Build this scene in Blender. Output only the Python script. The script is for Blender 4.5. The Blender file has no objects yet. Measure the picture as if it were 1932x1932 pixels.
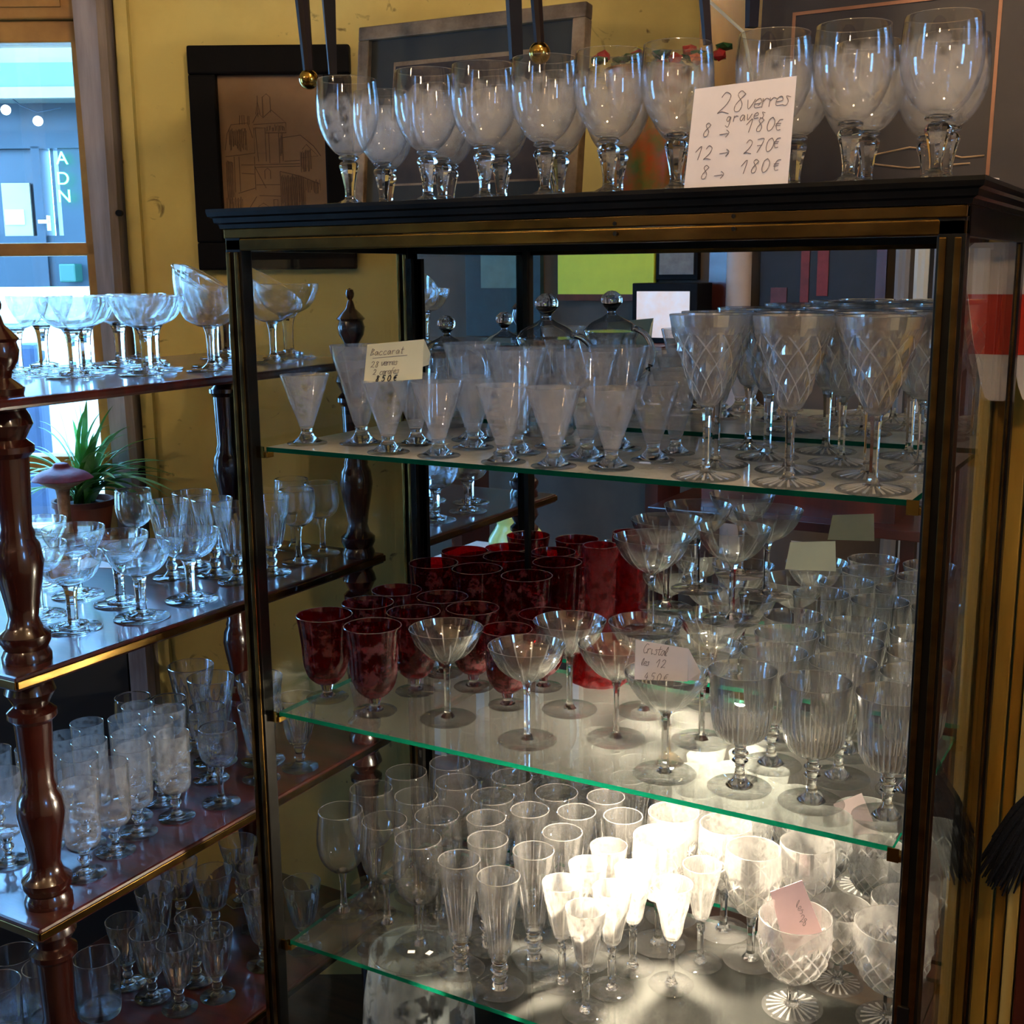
import bpy, bmesh, math, random
from mathutils import Vector, Matrix
random.seed(7)
sc = bpy.context.scene
COL = sc.collection
PI = math.pi
# ------------------------------------------------------------------ camera
YAW, PITCH, ROLL, F = 0.52332, 0.19551, -0.00892, 2284.5
CAM = Vector((1.1047, -1.1887, 1.5141))
cf = Vector((-math.sin(YAW)*math.cos(PITCH), math.cos(YAW)*math.cos(PITCH), -math.sin(PITCH)))
r0 = Vector((math.cos(YAW), math.sin(YAW), 0)); u0 = r0.cross(cf)
cr = r0*math.cos(ROLL) + u0*math.sin(ROLL); cu = u0*math.cos(ROLL) - r0*math.sin(ROLL)
cam = bpy.data.objects.new('camera', bpy.data.cameras.new('camera')); COL.objects.link(cam)
m = Matrix.Identity(4)
for i in range(3):
    m[i][0] = cr[i]; m[i][1] = cu[i]; m[i][2] = -cf[i]; m[i][3] = CAM[i]
cam.matrix_world = m
cam.data.sensor_width = 36; cam.data.lens = F/1932*36; cam.data.clip_start = .02
sc.camera = cam
# ------------------------------------------------------------------ world, exposure
w = bpy.data.worlds.new('sky'); sc.world = w; w.use_nodes = True
bg = w.node_tree.nodes['Background']; bg.inputs[0].default_value = (.18, .48, 1, 1); bg.inputs[1].default_value = 15
sc.view_settings.view_transform = 'Standard'; sc.view_settings.look = 'None'
sc.view_settings.gamma = 1; sc.view_settings.use_curve_mapping = False; sc.view_settings.exposure = 0.8
cy = sc.cycles
cy.max_bounces = 13; cy.diffuse_bounces = 2; cy.glossy_bounces = 4; cy.transmission_bounces = 12
cy.transparent_max_bounces = 32; cy.sample_clamp_indirect = 6; cy.sample_clamp_direct = 0
cy.caustics_reflective = True; cy.caustics_refractive = True; cy.blur_glossy = .3
cy.use_adaptive_sampling = True; cy.adaptive_threshold = .06; cy.time_limit = 900

def light(name, kind, loc, energy, color, size=.1, size_y=None, to=None, portal=False, spot=None, spread=None):
    d = bpy.data.lights.new(name, kind); d.energy = energy; d.color = color
    if kind == 'AREA':
        d.shape = 'RECTANGLE'; d.size = size; d.size_y = size_y or size
        if spread: d.spread = spread
    else: d.shadow_soft_size = size
    if spot: d.spot_size = spot; d.spot_blend = .6
    if portal: d.cycles.is_portal = True
    o = bpy.data.objects.new(name, d); COL.objects.link(o); o.location = loc
    if to is not None: o.rotation_euler = (Vector(to)-Vector(loc)).to_track_quat('-Z', 'Y').to_euler()
    return o

# wall A stands square to the camera heading; frame of it
WD = 2.42
nA = Vector((-math.sin(YAW), math.cos(YAW), 0))
WO = CAM.copy(); WO.z = 0; WO = WO + nA*WD              # foot of the wall below the heading
def wp(u, d, z): return WO + r0*u + nA*d + Vector((0, 0, z))
WARM = (1, .76, .50)
# daylight through the two windows
light('window_daylight', 'AREA', wp(-1.26, .15, 1.45), 1, (1, 1, 1), .9, .95, wp(-1.26, -1, 1.45), portal=True)
light('street_window_daylight', 'AREA', (2.66, -.65, 1.7), 1, (1, 1, 1), .3, .7, (0, -.65, 1.7), portal=True)
light('door_daylight', 'AREA', (-3.22, -1.75, 1.15), 1, (1, 1, 1), .7, 1.7, (0, -1.75, 1.15), portal=True)
LAMPS = [(.75, -.3, 2.5), (1.45, -.7, 2.45), (.9, -2.0, 2.45), (-.5, -1.9, 2.45)]
for p in LAMPS: light('ceiling_bulb_light', 'POINT', p, 82, WARM, .03)
HAL = (.52, .24, .865)
light('halogen_light', 'POINT', HAL, 58, (1, .86, .66), .012)
light('halogen_beam', 'SPOT', (HAL[0]-.004, HAL[1]-.006, HAL[2]-.012), 45, (1, .86, .66), .01, to=(.47, .12, .60), spot=1.3)

# ------------------------------------------------------------------ helpers
def ray(px, py): return cf + cr*((px-966)/F) - cu*((py-966)/F)
def unz(px, py, z):
    d = ray(px, py); return CAM + d*((z-CAM.z)/d.z)
def uny(px, py, y):
    d = ray(px, py); return CAM + d*((y-CAM.y)/d.y)
def unw(px, py, dist=WD):                    # point of a plane parallel to wall A -> (u, z)
    d = ray(px, py); t = dist/d.dot(nA); return t*d.dot(r0), CAM.z + t*d.z
def lin(c):
    return tuple(((x/255)/12.92 if x/255 <= .04045 else ((x/255+.055)/1.055)**2.4) for x in c) + (1,)

def new_mat(name):
    m = bpy.data.materials.new(name); m.use_nodes = True; nt = m.node_tree; nt.nodes.clear()
    return m, nt, nt.nodes.new('ShaderNodeOutputMaterial')
def N(nt, t, **k):
    n = nt.nodes.new('ShaderNode'+t)
    for a, b in k.items():
        if a in ('operation', 'blend_type', 'data_type', 'feature', 'wave_type', 'bands_direction', 'distribution'): setattr(n, a, b)
        elif isinstance(a, str) and a[0] == 'i' and a[1:].isdigit(): n.inputs[int(a[1:])].default_value = b
        else: n.inputs[a.replace('_', ' ')].default_value = b
    return n
def pbr(name, col, rough=.5, metal=0, var=.0, scale=20, bump=0, coat=0, stretch=(1, 1, 1), col2=None, bscale=None, spec=.5, emit=0, trans=0):
    m, nt, out = new_mat(name); b = N(nt, 'BsdfPrincipled'); L = nt.links.new
    c1 = lin(col); c2 = lin(col2) if col2 else tuple(x*(1-var) for x in c1[:3])+(1,)
    b.inputs['Roughness'].default_value = rough; b.inputs['Metallic'].default_value = metal
    b.inputs['Coat Weight'].default_value = coat; b.inputs['Coat Roughness'].default_value = .08
    b.inputs['Specular IOR Level'].default_value = spec; b.inputs['Transmission Weight'].default_value = trans
    tc = N(nt, 'TexCoord'); mp = N(nt, 'Mapping'); mp.inputs['Scale'].default_value = stretch
    L(tc.outputs['Object'], mp.inputs[0])
    no = N(nt, 'TexNoise', Scale=scale, Detail=5.0, Roughness=.6); L(mp.outputs[0], no.inputs['Vector'])
    rp = N(nt, 'ValToRGB'); rp.color_ramp.elements[0].position = .35; rp.color_ramp.elements[1].position = .68
    rp.color_ramp.elements[0].color = c2; rp.color_ramp.elements[1].color = c1
    L(no.outputs['Fac'], rp.inputs[0]); L(rp.outputs[0], b.inputs['Base Color'])
    if emit:
        L(rp.outputs[0], b.inputs['Emission Color']); b.inputs['Emission Strength'].default_value = emit
    if bump:
        n2 = N(nt, 'TexNoise', Scale=bscale or scale*3, Detail=4.0); L(mp.outputs[0], n2.inputs['Vector'])
        bp = N(nt, 'Bump', Strength=bump, Distance=.004); L(n2.outputs['Fac'], bp.inputs['Height']); L(bp.outputs[0], b.inputs['Normal'])
    L(b.outputs[0], out.inputs[0]); return m

def cut_streak_lines(nt, tc, fams, width, z0, z1):
    """0/1 factor of wheel-cut lines and painted light streaks on a body of revolution: fams = [(count round the body, turns per metre)]"""
    L = nt.links.new; sp = N(nt, 'SeparateXYZ'); L(tc.outputs['Object'], sp.inputs[0]); at_ = N(nt, 'Math', operation='ARCTAN2'); L(sp.outputs[1], at_.inputs[0]); L(sp.outputs[0], at_.inputs[1])
    res = None
    for k, tz in fams:
        a = N(nt, 'Math', operation='MULTIPLY'); L(at_.outputs[0], a.inputs[0]); a.inputs[1].default_value = k/(2*PI)
        c = N(nt, 'Math', operation='MULTIPLY_ADD'); L(sp.outputs[2], c.inputs[0]); c.inputs[1].default_value = tz; L(a.outputs[0], c.inputs[2])
        d = N(nt, 'Math', operation='PINGPONG'); L(c.outputs[0], d.inputs[0]); d.inputs[1].default_value = .5
        e = N(nt, 'MapRange', i1=width*.5, i2=width, i3=1.0, i4=0.0); L(d.outputs[0], e.inputs[0])
        if res is None: res = e
        else:
            mxm = N(nt, 'Math', operation='MAXIMUM'); L(res.outputs[0], mxm.inputs[0]); L(e.outputs[0], mxm.inputs[1]); res = mxm
    zr = N(nt, 'MapRange', i1=z1-.004, i2=z1, i3=1.0, i4=0.0); L(sp.outputs[2], zr.inputs[0])
    z_ = N(nt, 'MapRange', i1=z0, i2=z0+.004, i3=0.0, i4=1.0); L(sp.outputs[2], z_.inputs[0])
    a = N(nt, 'Math', operation='MULTIPLY'); L(res.outputs[0], a.inputs[0]); L(zr.outputs[0], a.inputs[1])
    b = N(nt, 'Math', operation='MULTIPLY'); L(a.outputs[0], b.inputs[0]); L(z_.outputs[0], b.inputs[1]); return b
def groove_or_streak(nt, last, lines):
    fams, width, z0, z1, k, col = lines; L = nt.links.new; tc = N(nt, 'TexCoord')
    f = cut_streak_lines(nt, tc, fams, width, z0, z1); fm = N(nt, 'Math', operation='MULTIPLY'); L(f.outputs[0], fm.inputs[0]); fm.inputs[1].default_value = k
    g = N(nt, 'BsdfGlossy', Roughness=.25, Color=(*col, 1)); d = N(nt, 'BsdfTranslucent', Color=(*col, 1)); e = N(nt, 'BsdfDiffuse', Color=(*col, 1))
    x = N(nt, 'MixShader'); x.inputs[0].default_value = .5; L(d.outputs[0], x.inputs[1]); L(e.outputs[0], x.inputs[2]); y = N(nt, 'MixShader'); y.inputs[0].default_value = .45; L(x.outputs[0], y.inputs[1]); L(g.outputs[0], y.inputs[2])
    o = N(nt, 'MixShader'); L(fm.outputs[0], o.inputs[0]); L(last.outputs[0], o.inputs[1]); L(y.outputs[0], o.inputs[2]); return o
def glass(name, col=(1, 1, 1), ior=1.5, rough=.0, clear=.25, frost=0, fscale=60, fz=(1, 1, 1), bump=0, bscale=40, fcol=(.9, .9, .92), fthr=.5, zband=None, base=.25, sheen=0, lines=None):
    """Real refracting glass, part of it left straight-through; frost = engraved matt pattern, and on cut crystal a haze mixed in for brightness."""
    m, nt, out = new_mat(name); L = nt.links.new
    g = N(nt, 'BsdfGlass', Color=(*col, 1), Roughness=rough, IOR=ior)
    t = N(nt, 'BsdfTransparent', Color=(*col, 1))
    mx = N(nt, 'MixShader'); mx.inputs[0].default_value = clear
    L(g.outputs[0], mx.inputs[1]); L(t.outputs[0], mx.inputs[2]); last = mx
    if sheen:
        gs = N(nt, 'BsdfGlossy', Roughness=.16); ms = N(nt, 'MixShader'); ms.inputs[0].default_value = sheen; L(mx.outputs[0], ms.inputs[1]); L(gs.outputs[0], ms.inputs[2]); mx = last = ms
    tc = N(nt, 'TexCoord')
    if bump:
        no = N(nt, 'TexNoise', Scale=bscale, Detail=3.0); L(tc.outputs['Object'], no.inputs['Vector'])
        bp = N(nt, 'Bump', Strength=bump, Distance=.003); L(no.outputs['Fac'], bp.inputs['Height']); L(bp.outputs[0], g.inputs['Normal'])
    if frost:
        mp = N(nt, 'Mapping'); mp.inputs['Scale'].default_value = fz; L(tc.outputs['Object'], mp.inputs[0])
        vo = N(nt, 'TexVoronoi', Scale=fscale, feature='SMOOTH_F1'); L(mp.outputs[0], vo.inputs['Vector'])
        no = N(nt, 'TexNoise', Scale=fscale*1.7, Detail=3.0, Distortion=1.5); L(mp.outputs[0], no.inputs['Vector'])
        ad = N(nt, 'Math', operation='MULTIPLY_ADD'); L(vo.outputs['Distance'], ad.inputs[0]); ad.inputs[1].default_value = .9; L(no.outputs['Fac'], ad.inputs[2])
        rp = N(nt, 'ValToRGB'); rp.color_ramp.elements[0].position = fthr+.28; rp.color_ramp.elements[1].position = fthr+.38
        rp.color_ramp.elements[0].color = (base, base, base, 1)
        L(ad.outputs[0], rp.inputs[0])
        fm = N(nt, 'Math', operation='MULTIPLY'); L(rp.outputs[0], fm.inputs[0]); fm.inputs[1].default_value = frost
        if zband:      # engraving stops below the plain rim, with a wavy edge
            sp = N(nt, 'SeparateXYZ'); L(tc.outputs['Object'], sp.inputs[0])
            at_ = N(nt, 'Math', operation='ARCTAN2'); L(sp.outputs[1], at_.inputs[0]); L(sp.outputs[0], at_.inputs[1])
            si = N(nt, 'Math', operation='MULTIPLY'); L(at_.outputs[0], si.inputs[0]); si.inputs[1].default_value = 5
            ab = N(nt, 'Math', operation='SINE'); L(si.outputs[0], ab.inputs[0]); a2 = N(nt, 'Math', operation='ABSOLUTE'); L(ab.outputs[0], a2.inputs[0])
            zz = N(nt, 'Math', operation='MULTIPLY_ADD'); L(a2.outputs[0], zz.inputs[0]); zz.inputs[1].default_value = -.006; L(sp.outputs[2], zz.inputs[2])
            mr = N(nt, 'MapRange', i1=zband[0], i2=zband[1], i3=1.0, i4=0.0); L(zz.outputs[0], mr.inputs[0])
            f2 = N(nt, 'Math', operation='MULTIPLY'); L(fm.outputs[0], f2.inputs[0]); L(mr.outputs[0], f2.inputs[1]); fm = f2
        d = N(nt, 'BsdfDiffuse', Color=(*fcol, 1)); tl = N(nt, 'BsdfTranslucent', Color=(*fcol, 1))
        m2 = N(nt, 'MixShader'); m2.inputs[0].default_value = .5; L(d.outputs[0], m2.inputs[1]); L(tl.outputs[0], m2.inputs[2])
        m3 = N(nt, 'MixShader'); L(fm.outputs[0], m3.inputs[0]); L(mx.outputs[0], m3.inputs[1]); L(m2.outputs[0], m3.inputs[2]); last = m3
    if lines: last = groove_or_streak(nt, last, lines)
    L(last.outputs[0], out.inputs[0]); return m

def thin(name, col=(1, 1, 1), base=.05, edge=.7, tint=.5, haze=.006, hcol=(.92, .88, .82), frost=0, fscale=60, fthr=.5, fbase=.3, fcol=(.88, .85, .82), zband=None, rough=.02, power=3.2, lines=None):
    """Thin blown glass wall: light goes straight through, thicker towards the outline, with a sharp sheen and a pale haze mixed in so that lamp-lit glass glows."""
    m, nt, out = new_mat(name); L = nt.links.new
    lw = N(nt, 'LayerWeight', Blend=.5); pw = N(nt, 'Math', operation='POWER'); L(lw.outputs['Facing'], pw.inputs[0]); pw.inputs[1].default_value = power
    ma = N(nt, 'Math', operation='MULTIPLY_ADD'); L(pw.outputs[0], ma.inputs[0]); ma.inputs[1].default_value = edge; ma.inputs[2].default_value = base
    mc = N(nt, 'Mix', data_type='RGBA'); L(pw.outputs[0], mc.inputs[0]); mc.inputs[6].default_value = (*[c*.975 for c in col], 1); mc.inputs[7].default_value = (*[c*tint for c in col], 1)
    t = N(nt, 'BsdfTransparent'); L(mc.outputs[2], t.inputs[0]); g = N(nt, 'BsdfGlossy', Roughness=rough)
    mx = N(nt, 'MixShader'); L(ma.outputs[0], mx.inputs[0]); L(t.outputs[0], mx.inputs[1]); L(g.outputs[0], mx.inputs[2])
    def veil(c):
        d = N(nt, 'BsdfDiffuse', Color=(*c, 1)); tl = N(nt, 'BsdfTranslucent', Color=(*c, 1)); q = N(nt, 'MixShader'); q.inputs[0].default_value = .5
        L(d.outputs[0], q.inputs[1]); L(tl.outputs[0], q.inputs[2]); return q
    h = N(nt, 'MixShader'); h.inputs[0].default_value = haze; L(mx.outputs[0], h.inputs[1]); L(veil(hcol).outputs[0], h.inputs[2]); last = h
    if frost:
        tc = N(nt, 'TexCoord')
        vo = N(nt, 'TexVoronoi', Scale=fscale, feature='SMOOTH_F1'); L(tc.outputs['Object'], vo.inputs['Vector'])
        no = N(nt, 'TexNoise', Scale=fscale*1.7, Detail=3.0, Distortion=1.5); L(tc.outputs['Object'], no.inputs['Vector'])
        ad = N(nt, 'Math', operation='MULTIPLY_ADD'); L(vo.outputs['Distance'], ad.inputs[0]); ad.inputs[1].default_value = .9; L(no.outputs['Fac'], ad.inputs[2])
        rp = N(nt, 'ValToRGB'); rp.color_ramp.elements[0].position = fthr+.28; rp.color_ramp.elements[1].position = fthr+.38; rp.color_ramp.elements[0].color = (fbase, fbase, fbase, 1)
        L(ad.outputs[0], rp.inputs[0]); fm = N(nt, 'Math', operation='MULTIPLY'); L(rp.outputs[0], fm.inputs[0]); fm.inputs[1].default_value = frost
        if zband:
            sp = N(nt, 'SeparateXYZ'); L(tc.outputs['Object'], sp.inputs[0]); at_ = N(nt, 'Math', operation='ARCTAN2'); L(sp.outputs[1], at_.inputs[0]); L(sp.outputs[0], at_.inputs[1])
            si = N(nt, 'Math', operation='MULTIPLY'); L(at_.outputs[0], si.inputs[0]); si.inputs[1].default_value = 5
            ab = N(nt, 'Math', operation='SINE'); L(si.outputs[0], ab.inputs[0]); a2 = N(nt, 'Math', operation='ABSOLUTE'); L(ab.outputs[0], a2.inputs[0])
            zz = N(nt, 'Math', operation='MULTIPLY_ADD'); L(a2.outputs[0], zz.inputs[0]); zz.inputs[1].default_value = -.006; L(sp.outputs[2], zz.inputs[2])
            mr = N(nt, 'MapRange', i1=zband[0], i2=zband[1], i3=1.0, i4=0.0); L(zz.outputs[0], mr.inputs[0])
            f2 = N(nt, 'Math', operation='MULTIPLY'); L(fm.outputs[0], f2.inputs[0]); L(mr.outputs[0], f2.inputs[1]); fm = f2
        m3 = N(nt, 'MixShader'); L(fm.outputs[0], m3.inputs[0]); L(last.outputs[0], m3.inputs[1]); L(veil(fcol).outputs[0], m3.inputs[2]); last = m3
    if lines: last = groove_or_streak(nt, last, lines)
    L(last.outputs[0], out.inputs[0]); return m

def pane(name, tint=(.97, .99, .98), dust=0, dcol=(.8, .77, .7), k=1.0):
    """Thin flat glass: straight-through with an angle-dependent mirror reflection."""
    m, nt, out = new_mat(name); L = nt.links.new
    lw = N(nt, 'LayerWeight', Blend=.5); pw = N(nt, 'Math', operation='POWER'); L(lw.outputs['Facing'], pw.inputs[0]); pw.inputs[1].default_value = 4.5
    ma = N(nt, 'Math', operation='MULTIPLY_ADD'); L(pw.outputs[0], ma.inputs[0]); ma.inputs[1].default_value = .85*k; ma.inputs[2].default_value = .045
    t = N(nt, 'BsdfTransparent', Color=(*tint, 1)); g = N(nt, 'BsdfGlossy', Roughness=.0)
    mx = N(nt, 'MixShader'); L(ma.outputs[0], mx.inputs[0]); L(t.outputs[0], mx.inputs[1]); L(g.outputs[0], mx.inputs[2]); last = mx
    if dust:
        tc = N(nt, 'TexCoord'); no = N(nt, 'TexNoise', Scale=9, Detail=8.0, Roughness=.7); L(tc.outputs['Object'], no.inputs['Vector'])
        mr = N(nt, 'MapRange', i1=.3, i2=.7, i3=dust*.6, i4=dust*1.3); L(no.outputs['Fac'], mr.inputs[0])
        d = N(nt, 'BsdfDiffuse', Color=(*dcol, 1)); tl = N(nt, 'BsdfTranslucent', Color=(*dcol, 1))
        m2 = N(nt, 'MixShader'); m2.inputs[0].default_value = .45; L(d.outputs[0], m2.inputs[1]); L(tl.outputs[0], m2.inputs[2])
        m3 = N(nt, 'MixShader'); L(mr.outputs[0], m3.inputs[0]); L(mx.outputs[0], m3.inputs[1]); L(m2.outputs[0], m3.inputs[2]); last = m3
    L(last.outputs[0], out.inputs[0]); return m

# ---- mesh helpers
def link(name, bm, mat, parent=None, smooth=False, loc=None, rz=0, kind=None, auto=None):
    me = bpy.data.meshes.new(name); bm.to_mesh(me); bm.free()
    for mm in (mat if isinstance(mat, (list, tuple)) else [mat]): me.materials.append(mm)
    if smooth:
        me.polygons.foreach_set('use_smooth', [True]*len(me.polygons))
        if auto: me.set_sharp_from_angle(angle=auto)
    o = bpy.data.objects.new(name, me); COL.objects.link(o)
    if parent: o.parent = parent
    if loc is not None: o.location = loc
    if rz: o.rotation_euler.z = rz
    if kind: o['kind'] = kind
    return o
def box(bm, x0, x1, y0, y1, z0, z1, mi=0, bev=0):
    b2 = bmesh.new(); bmesh.ops.create_cube(b2, size=1)
    for v in b2.verts: v.co = Vector((x0+(v.co.x+.5)*(x1-x0), y0+(v.co.y+.5)*(y1-y0), z0+(v.co.z+.5)*(z1-z0)))
    if bev: bmesh.ops.bevel(b2, geom=b2.edges[:], offset=bev, segments=2, affect='EDGES', profile=.6)
    for f in b2.faces: f.material_index = mi
    tmp = bpy.data.meshes.new('t'); b2.to_mesh(tmp); b2.free(); bm.from_mesh(tmp); bpy.data.meshes.remove(tmp); return bm
def B(*a, **k): return box(bmesh.new(), *a, **k)
def lathe(bm, prof, n=32, mod=None, close=True):
    """prof: (r, z) list; mod(theta, z, r) -> factor on r. r==0 ends become poles."""
    rings = []
    for r, z in prof:
        if r < 1e-6: rings.append([bm.verts.new((0, 0, z))])
        else:
            rr = []
            for i in range(n):
                a = 2*PI*i/n; q = r*(mod(a, z, r) if mod else 1)
                rr.append(bm.verts.new((q*math.cos(a), q*math.sin(a), z)))
            rings.append(rr)
    for A, Bq in zip(rings, rings[1:]):
        for i in range(n):
            j = (i+1) % n
            if len(A) == 1 and len(Bq) == 1: continue
            if len(A) == 1: bm.faces.new((A[0], Bq[j], Bq[i]))
            elif len(Bq) == 1: bm.faces.new((A[i], A[j], Bq[0]))
            else: bm.faces.new((A[i], A[j], Bq[j], Bq[i]))
    bmesh.ops.recalc_face_normals(bm, faces=bm.faces[:])
    return bm
def curve_pts(pts, n=6):
    """Catmull-Rom through (r,z) points."""
    P = [pts[0]]+list(pts)+[pts[-1]]; out = []
    for i in range(1, len(P)-2):
        for k in range(n):
            t = k/n; q = []
            for c in (0, 1):
                a, b, d, e = P[i-1][c], P[i][c], P[i+1][c], P[i+2][c]
                q.append(.5*((2*b)+(-a+d)*t+(2*a-5*b+4*d-e)*t*t+(-a+3*b-3*d+e)*t**3))
            out.append((max(q[0], 0), q[1]))
    out.append(tuple(pts[-1])); return out
def tube(bm, pts, r, n=8, caps=True):
    pts = [Vector(p) for p in pts]; rings = []
    for i, p in enumerate(pts):
        d = (pts[min(i+1, len(pts)-1)]-pts[max(i-1, 0)]).normalized()
        a = Vector((0, 0, 1)) if abs(d.z) < .9 else Vector((1, 0, 0))
        x = d.cross(a).normalized(); y = d.cross(x); rad = r[i] if isinstance(r, (list, tuple)) else r
        rings.append([bm.verts.new(p+x*rad*math.cos(2*PI*k/n)+y*rad*math.sin(2*PI*k/n)) for k in range(n)])
    for A, Bq in zip(rings, rings[1:]):
        for k in range(n): bm.faces.new((A[k], A[(k+1) % n], Bq[(k+1) % n], Bq[k]))
    if caps: bm.faces.new(rings[0][::-1]); bm.faces.new(rings[-1])
    bmesh.ops.recalc_face_normals(bm, faces=bm.faces[:])
    return bm
def empty(name, loc, label, cat, group=None, rz=0):
    o = bpy.data.objects.new(name, None); o.empty_display_size = .03; COL.objects.link(o)
    o.location = loc; o.rotation_euler.z = rz; o['label'] = label; o['category'] = cat
    if group: o['group'] = group
    return o
def tag(o, label, cat, group=None):
    o['label'] = label; o['category'] = cat
    if group: o['group'] = group
    return o
def copy_tree(o, parent=None):
    c = o.copy(); COL.objects.link(c)
    if parent: c.parent = parent
    for ch in KIDS.get(o.name, ()): copy_tree(ch, c)
    return c
KIDS = {}
ORD = ['first', 'second', 'third', 'fourth', 'fifth', 'sixth', 'seventh', 'eighth', 'ninth', 'tenth', 'eleventh', 'twelfth', 'thirteenth', 'fourteenth', 'fifteenth', 'sixteenth']

# ------------------------------------------------------------------ materials
M = {}
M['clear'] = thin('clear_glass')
M['stem'] = glass('stem_glass', clear=.0)
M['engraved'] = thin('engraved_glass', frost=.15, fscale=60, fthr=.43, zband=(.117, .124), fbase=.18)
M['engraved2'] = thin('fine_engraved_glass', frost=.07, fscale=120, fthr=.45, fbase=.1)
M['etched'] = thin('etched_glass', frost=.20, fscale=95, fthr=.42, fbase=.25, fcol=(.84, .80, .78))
CUT = dict(ior=1.55, clear=.3, frost=.07, fscale=150, fthr=.45, base=.35, fcol=(.92, .87, .79), sheen=.3)  # frost here is a warm haze mixed in so the crystal looks lit
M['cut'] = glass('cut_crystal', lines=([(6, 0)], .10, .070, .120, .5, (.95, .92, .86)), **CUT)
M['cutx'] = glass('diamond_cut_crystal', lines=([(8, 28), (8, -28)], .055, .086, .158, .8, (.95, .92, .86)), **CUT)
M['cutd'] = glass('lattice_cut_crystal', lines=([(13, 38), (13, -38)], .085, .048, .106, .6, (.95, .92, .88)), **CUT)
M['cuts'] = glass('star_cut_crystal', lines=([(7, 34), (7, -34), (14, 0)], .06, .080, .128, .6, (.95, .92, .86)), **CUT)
M['facet'] = thin('facet_crystal', base=.12, edge=.75, tint=.55, haze=.012, power=2.2, rough=.07, lines=([(12, 0)], .055, .046, .118, .35, (.9, .88, .82)))  # pale lines painted in as light streaks along the facets
M['ribbed'] = thin('ribbed_crystal', base=.13, edge=.8, tint=.5, haze=.016, power=1.8, rough=.08, lines=([(34, 0)], .16, .060, .106, .5, (.92, .88, .80)))  # pale lines painted in as bright light streaks on the ribs
M['rim'] = thin('glass_rim', base=.45, edge=.4, tint=.8, haze=.13, rough=.12)  # haze and gloss raised to paint the rim as a bright lit line
M['blown'] = glass('blown_glass', clear=.15)
M['blownf'] = glass('blown_facet_glass', clear=.12, ior=1.52)
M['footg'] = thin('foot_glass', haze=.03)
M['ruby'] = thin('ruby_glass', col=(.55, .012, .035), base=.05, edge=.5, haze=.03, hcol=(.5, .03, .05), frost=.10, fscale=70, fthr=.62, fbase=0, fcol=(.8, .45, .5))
M['rubyc'] = glass('ruby_cut_glass', col=(.8, .12, .14), clear=.3, frost=.06, fscale=90, fcol=(.9, .5, .5))
M['shelf'] = pane('shelf_glass', (.93, .97, .95), dust=.07, k=.9)
M['shelf1'] = pane('dusty_shelf_glass', (.9, .93, .91), dust=.4, dcol=(.74, .69, .62), k=.7)
M['pane'] = pane('window_glass', k=1)
def edge_mat():
    m, nt, out = new_mat('green_glass_edge'); L = nt.links.new
    a = N(nt, 'BsdfTranslucent', Color=lin((10, 112, 82))); d = N(nt, 'BsdfGlossy', Color=lin((34, 116, 96)), Roughness=.15)
    t = N(nt, 'BsdfDiffuse', Color=lin((5, 58, 48)))
    x = N(nt, 'MixShader'); x.inputs[0].default_value = .4; y = N(nt, 'MixShader'); y.inputs[0].default_value = .35
    L(a.outputs[0], x.inputs[1]); L(t.outputs[0], x.inputs[2]); L(x.outputs[0], y.inputs[1]); L(d.outputs[0], y.inputs[2]); L(y.outputs[0], out.inputs[0]); return m
M['edge'] = edge_mat()
M['mirror'] = pbr('mirror_silver', (225, 230, 232), .0, 1, var=.05, scale=6)
M['dark'] = pbr('blackened_metal', (40, 38, 34), .35, .8, var=.4, scale=14, bump=.1)
M['brass'] = pbr('aged_brass', (150, 114, 60), .25, 1, scale=9, col2=(82, 60, 30), bump=.06, stretch=(1, 1, 3))
M['brassb'] = pbr('polished_brass', (190, 150, 70), .15, 1, var=.3)
M['mahog'] = pbr('polished_mahogany', (72, 24, 16), .3, 0, scale=6, col2=(34, 12, 9), coat=.7, stretch=(1, 6, 1), bump=.04)
M['mahogt'] = pbr('turned_mahogany', (58, 17, 11), .22, 0, scale=8, col2=(24, 8, 6), coat=.8, stretch=(1, 1, .3))
def wall_mat():
    m, nt, out = new_mat('yellow_plaster'); L = nt.links.new; b = N(nt, 'BsdfPrincipled', Roughness=.75)
    tc = N(nt, 'TexCoord'); n1 = N(nt, 'TexNoise', Scale=2.2, Detail=6.0, Roughness=.6); L(tc.outputs['Object'], n1.inputs['Vector'])
    rp = N(nt, 'ValToRGB'); rp.color_ramp.elements[0].position = .3; rp.color_ramp.elements[1].position = .62
    rp.color_ramp.elements[0].color = lin((190, 164, 92)); rp.color_ramp.elements[1].color = lin((226, 204, 122)); L(n1.outputs['Fac'], rp.inputs[0])
    n2 = N(nt, 'TexNoise', Scale=14, Detail=5.0, Distortion=2.0); L(tc.outputs['Object'], n2.inputs['Vector'])
    r2 = N(nt, 'ValToRGB'); r2.color_ramp.elements[0].position = .26; r2.color_ramp.elements[1].position = .34; r2.color_ramp.elements[0].color = lin((96, 70, 36)); r2.color_ramp.elements[1].color = (1, 1, 1, 1)
    L(n2.outputs['Fac'], r2.inputs[0])
    mx = N(nt, 'Mix', data_type='RGBA', blend_type='MULTIPLY'); mx.inputs[0].default_value = .8; L(rp.outputs[0], mx.inputs[6]); L(r2.outputs[0], mx.inputs[7])
    L(mx.outputs[2], b.inputs['Base Color'])
    n3 = N(nt, 'TexNoise', Scale=30, Detail=3.0); L(tc.outputs['Object'], n3.inputs['Vector']); bp = N(nt, 'Bump', Strength=.15, Distance=.004)
    L(n3.outputs['Fac'], bp.inputs['Height']); L(bp.outputs[0], b.inputs['Normal']); L(b.outputs[0], out.inputs[0]); return m
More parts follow.
